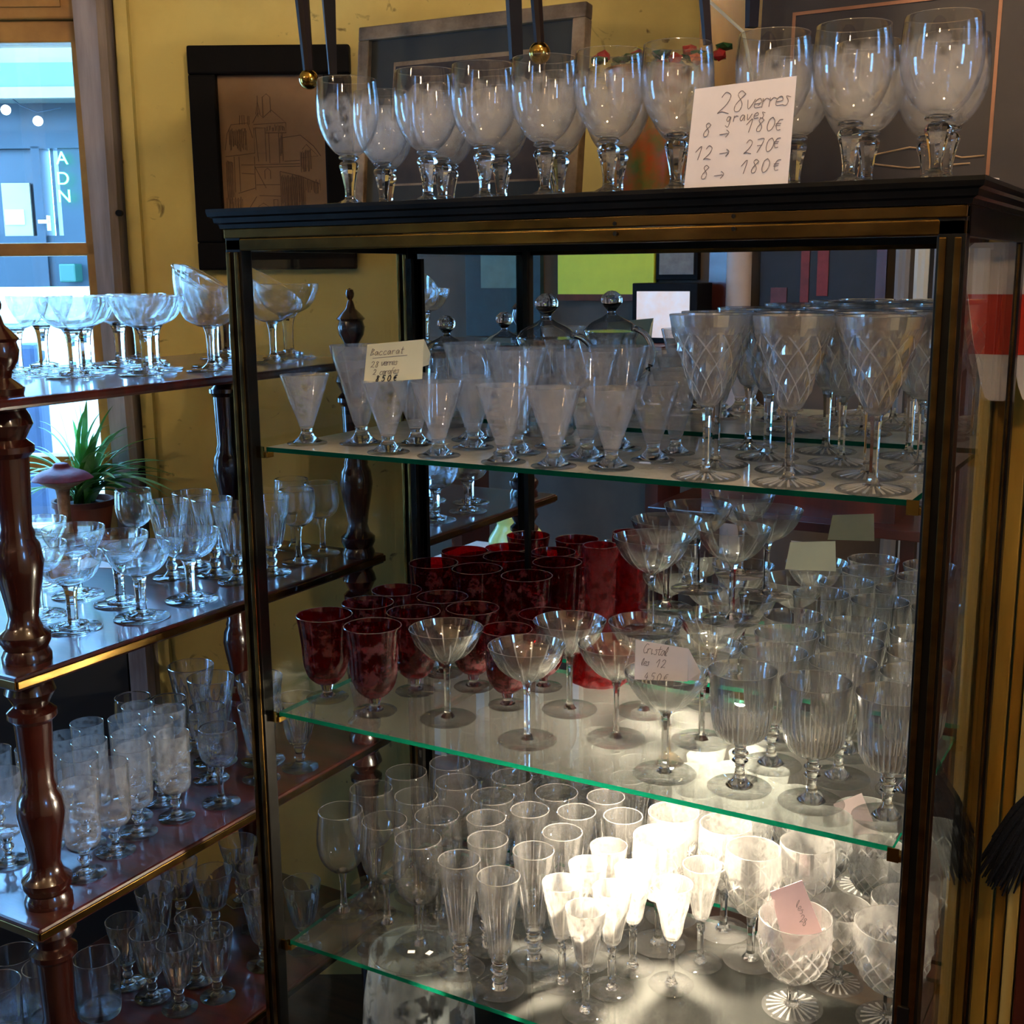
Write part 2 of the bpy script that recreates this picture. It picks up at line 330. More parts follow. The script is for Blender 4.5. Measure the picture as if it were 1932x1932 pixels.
M['wall'] = wall_mat()
M['ochre'] = pbr('ochre_paint', (178, 130, 60), .5, scale=12, col2=(150, 102, 44), bump=.1)
M['beam'] = pbr('limed_oak_beam', (168, 154, 150), .8, scale=16, col2=(100, 88, 84), bump=.5, stretch=(1, 1, .12), bscale=50)
M['board'] = pbr('yellow_varnished_board', (212, 166, 70), .3, scale=8, col2=(150, 108, 40), stretch=(1, 1, .2), coat=.5)
M['boardp'] = pbr('pale_yellow_board', (222, 190, 110), .4, scale=8, var=.15, stretch=(1, 1, .2))
M['redwood'] = pbr('red_brown_wood', (92, 34, 20), .3, scale=10, col2=(50, 18, 12), coat=.4, stretch=(1, 1, .1))
M['ebony'] = pbr('black_frame_lacquer', (8, 5, 7), .6, scale=10, var=.4, coat=.0, spec=.12)
M['leg'] = pbr('dark_stained_leg', (24, 12, 10), .5, scale=14, var=.4, stretch=(1, 1, .1), spec=.18)
M['palewood'] = pbr('pale_distressed_frame', (176, 148, 112), .6, scale=24, col2=(118, 92, 62), bump=.3)
M['mat'] = pbr('grey_green_mount', (62, 64, 60), .8, scale=30, var=.12)
M['mat2'] = pbr('dark_slate_mount', (52, 46, 46), .7, scale=30, var=.12)
M['print'] = pbr('brown_print', (84, 66, 52), .7, scale=12, col2=(50, 40, 34))
M['paper'] = pbr('old_drawing_paper', (150, 118, 86), .8, scale=6, col2=(128, 98, 70))
M['ink'] = pbr('sepia_ink', (92, 70, 56), .8, var=.2)
M['inkwash'] = pbr('sepia_wash', (134, 106, 80), .8, scale=60, col2=(110, 86, 66))
M['card'] = pbr('white_squared_card', (225, 212, 205), .7, scale=40, var=.04)
M['cardy'] = pbr('yellowed_card', (214, 206, 168), .7, scale=40, var=.04)
M['cardp'] = pbr('pink_card', (222, 186, 186), .7, scale=40, var=.05)
M['pen'] = pbr('pencil_grey', (128, 112, 108), .7, var=.1)
M['penb'] = pbr('black_felt_pen', (30, 26, 26), .7, var=.1)
M['tanline'] = pbr('copper_line', (150, 104, 78), .5, .3, var=.2)
M['leaf'] = pbr('green_leaf', (84, 176, 44), .45, scale=30, col2=(46, 130, 34), trans=.3)
M['leafw'] = pbr('pale_striped_leaf', (170, 214, 140), .45, scale=30, col2=(80, 160, 64), trans=.3)
M['terra'] = pbr('red_brown_pot', (112, 44, 30), .6, scale=20, var=.3)
M['mushcap'] = pbr('pink_red_mushroom_cap', (140, 50, 72), .6, scale=18, col2=(96, 14, 34), bump=.3)
M['mushgill'] = pbr('beige_mushroom_gills', (196, 158, 130), .8, scale=60, col2=(150, 110, 80), bump=.4)
M['floor'] = pbr('dark_floorboards', (70, 46, 30), .5, scale=8, col2=(42, 26, 18), stretch=(1, 8, 1))
M['ceil'] = pbr('cream_ceiling', (205, 184, 140), .8, scale=5, var=.1)
M['bulb'] = pbr('lit_warm_bulb', (255, 214, 150), .5, emit=60)
M['halogen'] = pbr('lit_halogen_bulb', (255, 238, 205), .5, emit=260)
M['feather'] = pbr('black_feather', (16, 16, 22), .7, scale=80, var=.5, bump=.5)
M['tagw'] = pbr('cream_plastic_tag', (226, 208, 186), .4, var=.05)
M['tagr'] = pbr('red_tag_band', (196, 52, 32), .4, var=.1)

# ------------------------------------------------------------------ room shell
def struct(name, bm, mat, **k):
    o = link(name, bm, mat, **k); o['kind'] = 'structure'; return o
H = 2.75
def slab(z0, z1):
    yA = lambda x: WO.y + (x-WO.x)*math.tan(YAW) + .05
    b = bmesh.new(); P = [(-3.25, -2.55), (2.7, -2.55), (2.7, yA(2.7)), (-3.25, yA(-3.25))]
    lo = [b.verts.new((x, y, z0)) for x, y in P]; hi = [b.verts.new((x, y, z1)) for x, y in P]
    b.faces.new(lo[::-1]); b.faces.new(hi)
    for i in range(4): j = (i+1) % 4; b.faces.new((lo[i], lo[j], hi[j], hi[i]))
    return b
struct('floor', slab(-.05, 0), M['floor']); struct('ceiling', slab(H, H+.05), M['ceil'])
# back wall (square to the view), opening for window_1: u -1.72..-.80, z 1.0..1.98
b = bmesh.new(); T = .12
WU0, WU1, WZ0, WZ1 = -1.72, -.800, 1.0, 1.985
box(b, -3.4, WU0, 0, T, 0, H); box(b, WU1, 3.6, 0, T, 0, H); box(b, WU0, WU1, 0, T, WZ1+.14, H); box(b, WU0, WU1, 0, T, 0, WZ0)
struct('wall_back', b, M['wall'], loc=WO, rz=YAW)
b = bmesh.new(); box(b, -3.3, -3.2, -2.55, -2.1, 0, H); box(b, -3.3, -3.2, -1.4, -.85, 0, H); box(b, -3.3, -3.2, -2.1, -1.4, 2.0, H); box(b, -3.3, -3.2, -2.1, -1.4, 0, .3)
struct('wall_left', b, M['wall'])
D1 = empty('door_1', (-3.25, -1.75, 0), '', ''); del D1['label']; del D1['category']; D1['kind'] = 'structure'
b = bmesh.new()
for y in (-.35, -.025, .30): box(b, -.02, .02, y, y+.05, .3, 2.0)
for z in (.3, 1.15, 1.95): box(b, -.02, .02, -.35, .35, z, z+.05)
link('door_frame', b, M['ochre'], D1)
struct('wall_front', B(-3.2, 2.75, -2.6, -2.5, 0, H), pbr('dark_brown_wall', (92, 74, 60), .8, var=.4, scale=3))
b = bmesh.new()
box(b, 2.6, 2.75, -2.5, -.8, 0, H); box(b, 2.6, 2.75, -.5, 3.2, 0, H); box(b, 2.6, 2.75, -.8, -.5, 0, 1.35); box(b, 2.6, 2.75, -.8, -.5, 2.05, H)
struct('wall_right', b, M['ceil'])
# window_1
W1 = empty('window_1', WO, '', ''); del W1['label']; del W1['category']; W1['kind'] = 'structure'; W1.rotation_euler.z = YAW
b = bmesh.new()
for z0, z1 in ((WZ0-.0, 1.0), (1.125, 1.16), (1.553, 1.578), (1.945, 1.985)):
    if z1 > z0: box(b, WU0, WU1, -.015, .04, z0, z1, bev=.003)
box(b, WU0, WU0+.03, -.015, .04, WZ0, WZ1, bev=.003); box(b, WU1-.022, WU1, -.015, .04, WZ0, WZ1, bev=.003); box(b, -1.28, -1.24, -.015, .04, WZ0, WZ1, bev=.003)
link('window_frame', b, M['ochre'], W1)
b = bmesh.new(); box(b, WU0, WU1, -.03, .05, WZ1, WZ1+.14, bev=.003); box(b, WU0+.03, WU1-.03, -.034, -.03, WZ1+.02, WZ1+.12); link('head_panel', b, M['ochre'], W1)
for z0, z1 in ((1.0, 1.125), (1.16, 1.553), (1.578, 1.945)):
    for a, c in ((WU0+.03, -1.28), (-1.24, WU1-.022)):
        link('window_pane', B(a, c, .012, .016, z0, z1), M['pane'], W1)
link('window_sill', B(WU0-.03, WU1, -.27, .05, .975, 1.0, bev=.004), M['ochre'], W1)
W2 = empty('window_2', (2.6, -.65, 0), '', ''); del W2['label']; del W2['category']; W2['kind'] = 'structure'
b = bmesh.new()
for y in (-.15, .12): box(b, 0, .05, y, y+.03, 1.35, 2.05)
for z in (1.35, 2.02): box(b, 0, .05, -.15, .15, z, z+.03)
link('window_frame', b, M['ochre'], W2)
# oak beam beside the window and trim strip
b = bmesh.new()
lv = []
for z, u_l, u_r, ex in ((0, -.786, -.735, 0), (.9, -.786, -.735, 0), (1.49, -.794, -.745, 0), (2.02, -.802, -.742, 0), (H, -.81, -.742, 0)):
    lv.append([b.verts.new((u, d, z)) for u, d in ((u_l, -.05), (u_r-.012, -.062), (u_r, -.05), (u_r, .0), (u_l, .0))])
for A, C in zip(lv, lv[1:]):
    for i in range(5): b.faces.new((A[i], A[(i+1) % 5], C[(i+1) % 5], C[i]))
bmesh.ops.recalc_face_normals(b, faces=b.faces[:]); struct('trim_1', b, M['beam'], loc=WO, rz=YAW)
for (px, py) in ((225, 402), (267, 888)):
    u, z = unw(px, py, WD-.06)
    b = bmesh.new(); tube(b, [(0, -.002, 0), (0, .01, 0)], .006, 10)
    o = link('bolt_hole', b, pbr('hole_black', (6, 5, 5), 1), bpy.data.objects['trim_1'], loc=(u, -.0625, z))
struct('trim_2', B(-.735, -.712, -.018, 0, 0, H), M['wall'], loc=WO, rz=YAW)
struct('trim_3', B(-1.5, -.79, -.05, -.02, .0, .97), pbr('opening_shade', (12, 12, 16), .6), loc=WO, rz=YAW)  # dark of the opening under the window put in as a black sheet
# board wall behind the cabinet on the right, made of upright boards
bw = empty('wall_behind', (.6, .47, 0), '', ''); del bw['label']; del bw['category']; bw['kind'] = 'structure'
xs = [-.15, -.02, .11, .24, .31, .327, .345, .48, .62, .80, 1.0, 1.25, 1.5, 1.75, 2.0]
for i, (a, c) in enumerate(zip(xs, xs[1:])):
    mm = M['boardp'] if i == 5 else (M['redwood'] if 6 <= i <= 7 else M['board'])
    dy = -.012 if i == 5 else (-.02 if 6 <= i <= 7 else 0)
    link('board', B(a+.0015, c-.0015, dy, .02, 0, H, bev=.002), mm, bw)
del b

# ------------------------------------------------------------------ street outside
DF = 7.5
def fac(px, py): return unw(px, py, DF)
SO = CAM.copy(); SO.z = 0; SO = SO + nA*DF
ff = empty('shop_front', SO, 'blue shop front with glazed door across the street, seen through window', 'shop front', rz=YAW)
mb = pbr('blue_paint', (16, 30, 38), .5, var=.2, scale=4); mlb = pbr('pale_blue_awning', (84, 92, 86), .7, var=.1, scale=3)
mst = pbr('pale_stone', (140, 126, 106), .8, scale=3, var=.2); mgl = pbr('dark_shop_glass', (26, 34, 40), .35, var=.4, scale=3)
def fb(name, x0, y0, x1, y1, d0, d1, mat, parent=ff):
    a, zt_ = fac(x0, y0); c, zb = fac(x1, y1); return link(name, B(a, c, d0, d1, zb, zt_), mat, parent)
fb('upper_wall', -700, -200, 500, 126, 0, .3, mst); fb('ledge', -700, 122, 500, 142, -.12, 0, mst); fb('gap_strip', -700, 142, 500, 147, -.02, .02, mb)  # narrow strip in the frame blue between ledge and awning
fb('awning', -700, 147, 500, 191, -.4, 0, mlb); fb('awning_edge', -700, 191, 500, 200, -.42, -.38, mst)
fb('fascia', -700, 200, 500, 256, 0, .1, mgl); fb('lintel', -700, 256, 500, 278, -.06, .1, mb)
fb('door_frame', 80, 278, 92, 620, -.06, .1, mb); fb('door_frame', 112, 278, 500, 620, -.04, .1, mb); fb('base_panel', -700, 452, 500, 620, -.03, .1, mb)
fb('shop_window', -700, 278, 80, 452, .02, .1, mgl); fb('door_glass', 92, 278, 112, 452, .01, .1, mgl)
o = fb('poster', 4, 346, 66, 450, -.02, 0, pbr('white_poster', (150, 136, 116), .7, var=.1, scale=3)); o = fb('poster_label', 12, 396, 50, 424, -.03, -.02, pbr('bright_label', (250, 252, 252), .7))
b = bmesh.new(); a, z1_ = fac(99, 408); c, z0_ = fac(104, 436); box(b, a, c, -.1, -.06, z0_, z1_); a2, zz = fac(86, 419); box(b, a2, c, -.12, -.08, zz-.012, zz+.008)
link('door_handle', b, pbr('white_handle', (235, 240, 240), .3), ff)
b = bmesh.new(); a, z1_ = fac(128, 498); c, z0_ = fac(161, 532); box(b, a, c, -.16, -.03, z0_, z1_, bev=.01); link('letter_box', b, pbr('teal_letter_box', (30, 70, 54), .4), ff)
b = bmesh.new(); box(b, *[fac(p, 300)[0] for p in (70, 86)], -1.2, -1.1, 0, fac(75, 478)[1]+.0); link('street_post', b, pbr('pale_grey_post', (170, 190, 205), .5), None, loc=SO, rz=YAW)
tag(bpy.data.objects['street_post'], 'pale grey upright post in the street, below the window transom', 'post')
for s, py in (('A', 302), ('D', 340), ('N', 373)):
    cu_ = bpy.data.curves.new('letter', 'FONT'); cu_.body = s; cu_.size = .105; cu_.extrude = .004; cu_.align_x = 'CENTER'; cu_.align_y = 'CENTER'
    tmp = bpy.data.objects.new('t', cu_); COL.objects.link(tmp); me = bpy.data.meshes.new_from_object(tmp.evaluated_get(bpy.context.evaluated_depsgraph_get())); bpy.data.objects.remove(tmp)
    o = bpy.data.objects.new('letter', me); COL.objects.link(o); me.materials.append(pbr('green_neon', (60, 235, 140), .5, emit=12)); o.parent = ff
    u, z = fac({'A': 127, 'D': 129, 'N': 132}[s], py); o.location = (u, -.09, z); o.rotation_euler = (PI/2, 0, 0)
for i, (px, py) in enumerate(((10, 228), (50, 220), (108, 240))):
    u, z = fac(px, py); b = bmesh.new(); bmesh.ops.create_uvsphere(b, u_segments=10, v_segments=8, radius=.028)
    o = link('bulb', b, pbr('white_festoon_bulb', (240, 248, 250), .3, emit=3), ff, True, loc=(u, -.3, z))
b = bmesh.new(); P_ = [(-20, 212), (10, 222), (50, 200), (78, 222), (108, 234), (150, 226)]
tube(b, [(fac(*p)[0], -.3, fac(*p)[1]+.03) for p in P_], .004, 6); link('bulb_wire', b, pbr('wire_dark', (20, 30, 40), .6), ff)
o = link('street_stand_in', B(-6, 4, -2.4, -2.2, 0, 1.47), pbr('street_white', (245, 247, 248), .8, var=.05, scale=2), loc=SO, rz=YAW)  # added slab in place of the overexposed white street
tag(o, 'added white wall standing in for the overexposed street in the lower window panes', 'wall')
u, _ = unw(92, 780, DF-2.41)
o = link('street_bollard', B(u-.045, u+.045, -2.62, -2.5, 0, 1.25, bev=.02), pbr('dark_blue_iron', (38, 52, 84), .5, var=.3), loc=SO, rz=YAW)
tag(o, 'dark blue bollard in front of the white street wall', 'bollard')
struct('street_ground', B(-8, 6, -4.9, 1, -.1, -.02), mst, loc=SO, rz=YAW)

# ------------------------------------------------------------------ display cabinet
CW, CD, ZT = .9, .3954, 1.5953
Z1, Z2, Z3, Z4 = 1.2917, .9256, .5823, .25
cab = empty('display_cabinet', (CW/2, CD/2, 0), 'glazed brass and black metal display cabinet with glass shelves and mirror back', 'cabinet')
CO = Vector((-CW/2, -CD/2, 0))
def cp(name, bm, mat, parent=cab, **k):
    o = link(name, bm, mat, parent, **k)
    if parent is cab: o.location = CO + (Vector(k['loc']) if k.get('loc') is not None else Vector((0, 0, 0)))
    return o
# moulded cornice swept round front and sides
prof = [(0, -.024), (.004, -.024), (.005, -.019), (.009, -.017), (.010, -.011), (.0145, -.009), (.0157, -.004), (.0157, 0), (0, 0)]
b = bmesh.new(); secs = []
for (x, y, sx, sy) in ((0, CD, -1, 0), (0, 0, -1, -1), (CW, 0, 1, -1), (CW, CD, 1, 0)):
    secs.append([b.verts.new((x+sx*p, y+sy*p, ZT+z)) for p, z in prof])
for A, C in zip(secs, secs[1:]):
    for i in range(len(prof)): j = (i+1) % len(prof); b.faces.new((A[i], A[j], C[j], C[i]))
for s in (secs[0], secs[-1]): b.faces.new(s)
bmesh.ops.recalc_face_normals(b, faces=b.faces[:]); cp('cornice', b, M['dark'])
cp('top_panel', B(.001, CW-.001, .001, CD-.001, ZT-.006, ZT-.0004), M['dark'])
# brass frieze rails
b = bmesh.new(); box(b, 0, CW, -.002, .012, ZT-.036, ZT-.024, bev=.0015); box(b, 0, CW, 0, .012, ZT-.052, ZT-.0365, bev=.002)
fr = cp('front_rail', b, M['brass'])
b = bmesh.new(); box(b, .0, .012, .012, CD, ZT-.052, ZT-.024); box(b, CW-.012, CW, .012, CD, ZT-.052, ZT-.024); box(b, 0, CW, CD-.012, CD, ZT-.052, ZT-.024); cp('side_rail', b, M['dark'])
for (px, py) in ((1160, 422), (1160, 441), (1384, 408), (1384, 432)):
    p = uny(px, py, -.002); b = bmesh.new(); tube(b, [(0, -.001, 0), (0, .004, 0)], .0022, 10)
    o = link('screw', b, M['dark'], fr); o.location = p
# posts
def post(x0, x1, y0, y1, mats=(M['dark'], M['brass'])):
    b = bmesh.new(); sx = (x1-x0)
    box(b, x0, x1, y0, y1, 0, ZT-.024, bev=.002)
    o = cp('post', b, mats[0])
    for k in (.10, .62):
        q = B(x0+sx*k, x0+sx*(k+.26), y0-.003, y0+.002, .06, ZT-.053, bev=.0012); link('brass_bead', q, mats[1], o)
    return o
post(0, .026, 0, .02); post(CW-.026, CW, 0, .02); post(0, .022, CD-.02, CD); post(CW-.022, CW, CD-.02, CD)
for x in (.024, CW-.034):
    b = B(x, x+.010, CD-.03, CD-.022, .06, ZT-.06)
    s = cp('slotted_strip', b, M['dark'])
    hb = bmesh.new()
    for k in range(48):
        z = .1+k*.03; box(hb, x+.003, x+.007, CD-.0306, CD-.0296, z, z+.012)
    h = link('slots', hb, pbr('slot_black', (4, 4, 4), 1), s); h['kind'] = 'stuff'
# hinge like leaf plates on the right post
for z in (.74, .66): cp('hinge', B(CW-.02, CW-.008, -.005, 0, z-.02, z+.02, bev=.001), M['dark'])
# mirror back in two sheets with a joint strip
cp('mirror_sheet', B(.034, .222, CD-.012, CD-.008, .1, ZT-.052), M['mirror'])
cp('mirror_sheet', B(.228, CW-.034, CD-.012, CD-.008, .1, ZT-.052), M['mirror'])
cp('mirror_joint', B(.2215, .2285, CD-.016, CD-.006, .1, ZT-.052), M['dark'])
cp('back_board', B(.02, CW-.02, CD-.007, CD-.001, .05, ZT-.03), M['dark'])
# side panes
cp('side_pane', B(.004, .008, .02, CD-.02, .1, ZT-.052), M['pane'])
cp('side_pane', B(CW-.008, CW-.004, .02, CD-.02, .1, ZT-.052), M['pane'])
cp('base_board', B(.0, CW, .0, CD, Z4-.03, Z4), M['dark'])
# glass shelves with green edges, on brass clips
def shelf(z, mat, th=.006):
    b = B(.038, CW-.038, .016, CD-.035, z-th, z, bev=0)
    for f in b.faces: f.material_index = 0 if abs(f.normal.z) > .5 else 1
    s = cp('glass_shelf', b, [mat, M['edge']])
    for x in (.026, CW-.042):
        for y in (.012, CD-.045):
            q = bmesh.new(); box(q, x, x+.016, y, y+.014, z-.014, z-.0065, bev=.001); box(q, x, x+.012, y-.002, y, z-.014, z+.001)
            link('shelf_clip', q, M['brassb'], s)
    return s
shelf(Z1, M['shelf1']); shelf(Z2, M['shelf']); shelf(Z3, pane('clean_shelf_glass', (.93, .97, .95), dust=.03, k=.9))

# ------------------------------------------------------------------ etagere
TZ = [1.3767, 1.0484, .7226, .3936]
AX, AY = (-.135, -.245); CX, CY = (-.100, .400); BX, BY = (-.415, .425)
ex0, ex1, ey0, ey1 = -.47, -.0859, -.30, .44
et = empty('etagere', ((ex0+ex1)/2, (ey0+ey1)/2, 0), 'mahogany etagere with turned posts and four shelves of glasses, left of cabinet', 'etagere')
EO = Vector((-(ex0+ex1)/2, -(ey0+ey1)/2, 0))
def etp(name, bm, mat, parent=et, **k):
    o = link(name, bm, mat, parent, **k)
    if parent is et: o.location = EO + (Vector(k['loc']) if k.get('loc') is not None else Vector((0, 0, 0)))
    return o
for i, z in enumerate(TZ):
    s = etp('shelf', B(ex0, ex1, ey0, ey1, z-.018 if i else z-.013, z, bev=.004), M['mahog'])
    if i:
        b = bmesh.new(); box(b, ex1-.001, ex1+.0025, ey0, ey1, z-.014, z-.004, bev=.001); box(b, ex0, ex1, ey0-.0025, ey0+.001, z-.014, z-.004, bev=.001)
        link('brass_edge', b, M['brass'], s)
def seg(zb, zt, k=1.0):
    """turned baluster between two shelves"""
    h = zt-zb; p = [(0, 0), (.030, 0), (.030, .008), (.026, .016), (.031, .026), (.031, .034), (.022, .042), (.018, .055), (.021, .075), (.027, .105), (.030, .125), (.027, .145),
         (.0215, .155), (.0225, .160), (.0195, .168), (.021, .20), (.023, h-.062), (.030, h-.055), (.030, h-.048), (.021, h-.040), (.026, h-.030), (.031, h-.022), (.028, h-.012), (.024, h-.005), (.026, h), (0, h)]
    q = [(r*k, zb+z) for r, z in p]; return q
FIN = [(0, 0), (.026, 0), (.028, .008), (.020, .014), (.012, .020), (.014, .028), (.0225, .040), (.025, .052), (.022, .062), (.026, .066), (.018, .074), (.009, .082), (.006, .092), (.0035, .096), (.007, .101), (.0078, .106), (.006, .112), (0, .115)]
for (x, y) in ((AX, AY), (CX-.01, CY), (BX, BY), (-.44, -.245)):
    zs = [0]+[t for t in TZ[::-1]]
    for zb, zt in zip(zs, zs[1:]):
        th = .013 if zt == TZ[0] else .018
        b = bmesh.new(); lathe(b, seg(zb, zt-th, .92 if (x, y) != (AX, AY) else 1), 24); etp('post', b, M['mahogt'], smooth=True, auto=.7, loc=(x, y, 0))
    b = bmesh.new(); lathe(b, [(r*.9, z+TZ[0]) for r, z in FIN], 24); etp('finial', b, M['mahogt'], smooth=True, auto=.7, loc=(x, y, 0))

# ------------------------------------------------------------------ glass kinds
def vessel(out, t, tb, n=32, mod=None, modi=None, smooth=True):
    """closed double-walled bowl from an outer profile (bottom to rim)"""
    z0 = out[0][1]; zr = out[-1][1]; inner = []
    for r, z in reversed(out):
        zi = max(z, z0+tb); ri = r-t
        if ri > .0015: inner.append((ri, zi))
        if z < z0+tb: break
    inner.append((0, z0+tb*.9))
    rim = [(out[-1][0]-t/2, zr+t*.35)]
    b = bmesh.new()
    zz = {}
    def md(a, z, r): return mod(a, z, r) if mod else 1
    prof = [(0, z0)]+out; full = prof+rim+inner; no = len(prof)
    rings = []
    for k, (r, z) in enumerate(full):
        if r < 1e-6: rings.append([b.verts.new((0, 0, z))]); continue
        f = md if k < no else (lambda a, z, r: 1)
        rings.append([b.verts.new((r*f(2*PI*i/n, z, r)*math.cos(2*PI*i/n), r*f(2*PI*i/n, z, r)*math.sin(2*PI*i/n), z)) for i in range(n)])
    for A, C in zip(rings, rings[1:]):
        for i in range(n):
            j = (i+1) % n
            if len(A) == 1 and len(C) == 1: continue
            if len(A) == 1: b.faces.new((A[0], C[j], C[i]))
            elif len(C) == 1: b.faces.new((A[i], A[j], C[0]))
            else: b.faces.new((A[i], A[j], C[j], C[i]))
    bmesh.ops.recalc_face_normals(b, faces=b.faces[:])
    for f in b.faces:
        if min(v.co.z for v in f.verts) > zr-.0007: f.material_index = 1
    return b
def footdisc(R, z1=.006, n=32, mod=None, rs=.006):
    return lathe(bmesh.new(), [(0, 0.0004), (R*.96, 0), (R, .0012), (R*.97, .0022), (R*.5, .0032), (rs*1.8, z1*.8), (rs, z1+.001), (0, z1+.001)], n, mod)
def flutes(k, a, z0, z1):
    def f(t, z, r):
        w_ = max(0, min(1, (z-z0)/.008))*max(0, min(1, (z1-z)/.01)); return 1-a*w_*abs(math.sin(k*t/2))
    return f
def diamonds(k, a, z0, z1, pitch):
    def tri(x): x = x/(2*PI) % 1; return abs(2*x-1)
    def f(t, z, r):
        w_ = max(0, min(1, (z-z0)/.006))*max(0, min(1, (z1-z)/.006)); p = k*t; q = 2*PI*(z-z0)/pitch
        return 1-a*w_*(1-min(tri(p+q), tri(p-q))*1.6)
    return f
def dense(pts, n): return curve_pts(pts, n)
POS0 = (0, -50, 0)
KIND = {}
def kind(key, name, parts):
    """prototype as (name, object list); first placed copy uses it"""
    KIND[key] = (name, parts, [0])
def pl(name, bm, mat, smooth=True, auto=.9, z=0, sub=None): return (name, bm, mat, smooth, auto, z, sub)

S_ = M['stem']
def mk_parts(key):
    n = 32
    if key == 'engraved_goblet':
        bo = dense([(.006, .058), (.017, .063), (.029, .078), (.0365, .098), (.038, .118), (.0368, .135), (.0355, .148)], 3)
        st = dense([(.013, .0025), (.0075, .008), (.0062, .014), (.0072, .024), (.0105, .040), (.0125, .047), (.0105, .0515), (.007, .0535), (.012, .0555), (.0122, .0585), (.007, .061)], 3)
        return [pl('bowl', vessel(bo, .0011, .006), M['engraved']), pl('stem', lathe(bmesh.new(), [(0, .0025)]+st+[(0, .061)], 10), S_, auto=.35), pl('foot', footdisc(.034, .008), M['clear'])]
    if key == 'coupe':
        bo = dense([(.005, .078), (.012, .082), (.026, .090), (.038, .102), (.0455, .115), (.0495, .127)], 3)
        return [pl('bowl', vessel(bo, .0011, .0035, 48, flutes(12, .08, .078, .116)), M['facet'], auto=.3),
                pl('stem', lathe(bmesh.new(), [(0, .003)]+[(r, z) for r, z in dense([(.010, .0032), (.0062, .008), (.0045, .014), (.0042, .05), (.0048, .070), (.0085, .081)], 3)]+[(0, .081)], 6), S_, auto=.3), pl('foot', footdisc(.038, .006), M['clear'])]
    if key == 'ribbed_goblet':
        bo = [(.005, .056), (.018, .058), (.027, .064), (.0325, .074), (.0345, .086), (.0352, .098), (.0355, .108), (.0362, .122), (.0378, .136), (.0395, .143)]
        st = [(0, .003)]+dense([(.016, .0035), (.008, .012), (.0055, .022), (.006, .030), (.0095, .034), (.006, .038), (.0098, .043), (.0062, .048), (.008, .056)], 3)+[(0, .058)]
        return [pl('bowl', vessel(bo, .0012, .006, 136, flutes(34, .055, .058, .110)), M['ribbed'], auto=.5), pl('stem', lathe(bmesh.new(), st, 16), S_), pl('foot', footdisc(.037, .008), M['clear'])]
    if key == 'wine_glass':
        bo = dense([(.005, .066), (.016, .070), (.029, .084), (.0355, .104), (.0362, .125), (.034, .148), (.0325, .162)], 3)
        st = [(0, .002)]+dense([(.010, .003), (.0065, .008), (.005, .016), (.0046, .05), (.008, .068)], 3)+[(0, .069)]
        return [pl('bowl', vessel(bo, .001, .004), M['clear']), pl('stem', lathe(bmesh.new(), st, 12), S_), pl('foot', footdisc(.037, .005), M['clear'])]
    if key == 'flute':
        bo = dense([(.0075, .044), (.0145, .050), (.0175, .075), (.0225, .110), (.0275, .150), (.0288, .162)], 3)
        st = [(0, .002)]+dense([(.012, .003), (.008, .010), (.0105, .016), (.0075, .021), (.011, .027), (.0125, .031), (.008, .036), (.011, .041), (.0095, .047)], 3)+[(0, .048)]
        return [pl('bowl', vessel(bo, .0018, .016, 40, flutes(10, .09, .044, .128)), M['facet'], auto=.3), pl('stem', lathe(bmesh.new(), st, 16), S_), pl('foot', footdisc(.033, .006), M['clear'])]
    if key == 'cordial_glass':
        bo = dense([(.006, .066), (.0115, .072), (.0165, .092), (.0225, .122), (.0265, .146)], 3)
        st = [(0, .002)]+dense([(.009, .003), (.0058, .008), (.0048, .014), (.0052, .04), (.0055, .06), (.008, .068)], 4)+[(0, .069)]
        return [pl('bowl', vessel(bo, .0012, .008, 36, diamonds(6, .07, .070, .120, .05)), M['cut'], False), pl('stem', lathe(bmesh.new(), st, 8, lambda a, z, r: 1+.12*math.sin(4*a+z*900)), S_, False), pl('foot', footdisc(.030, .005), M['clear'])]
    if key == 'star_wine_glass':
        bo = dense([(.006, .068), (.018, .073), (.031, .090), (.0385, .115), (.0385, .135), (.037, .165)], 3)
        st = [(0, .002)]+dense([(.012, .003), (.008, .009), (.0055, .016), (.0055, .05), (.0085, .070)], 3)+[(0, .071)]
        return [pl('bowl', vessel(bo, .0013, .006, 48, diamonds(8, .06, .074, .135, .03)), M['cuts'], False), pl('stem', lathe(bmesh.new(), st, 8), S_, False), pl('foot', footdisc(.038, .005), M['footg'])]
    if key == 'diamond_goblet':
        bo = dense([(.008, .042), (.022, .046), (.037, .058), (.0455, .078), (.048, .100), (.0475, .132)], 3)
        st = [(0, .003)]+dense([(.010, .004), (.0075, .010), (.0075, .035), (.012, .044)], 2)+[(0, .045)]
        return [pl('bowl', vessel(bo, .0016, .008, 60, diamonds(12, .09, .048, .108, .026)), M['cutd'], False), pl('stem', lathe(bmesh.new(), st, 8), S_, False), pl('foot', footdisc(.040, .008, 48, lambda a, z, r: 1, .008), M['footg'])] + RADIAL(.036)
    if key == 'crystal_wine_glass':
        bo = dense([(.006, .078), (.012, .082), (.020, .098), (.030, .128), (.0385, .156), (.0425, .176)], 3)
        st = [(0, .003)]+dense([(.009, .004), (.0058, .010), (.0046, .018), (.0048, .055), (.006, .072), (.009, .080)], 3)+[(0, .081)]
        return [pl('bowl', vessel(bo, .0016, .008, 64, diamonds(8, .11, .082, .160, .036)), M['cutx'], False), pl('stem', lathe(bmesh.new(), st, 6), S_, False), pl('foot', footdisc(.038, .006, 48), M['footg'])] + RADIAL(.034)
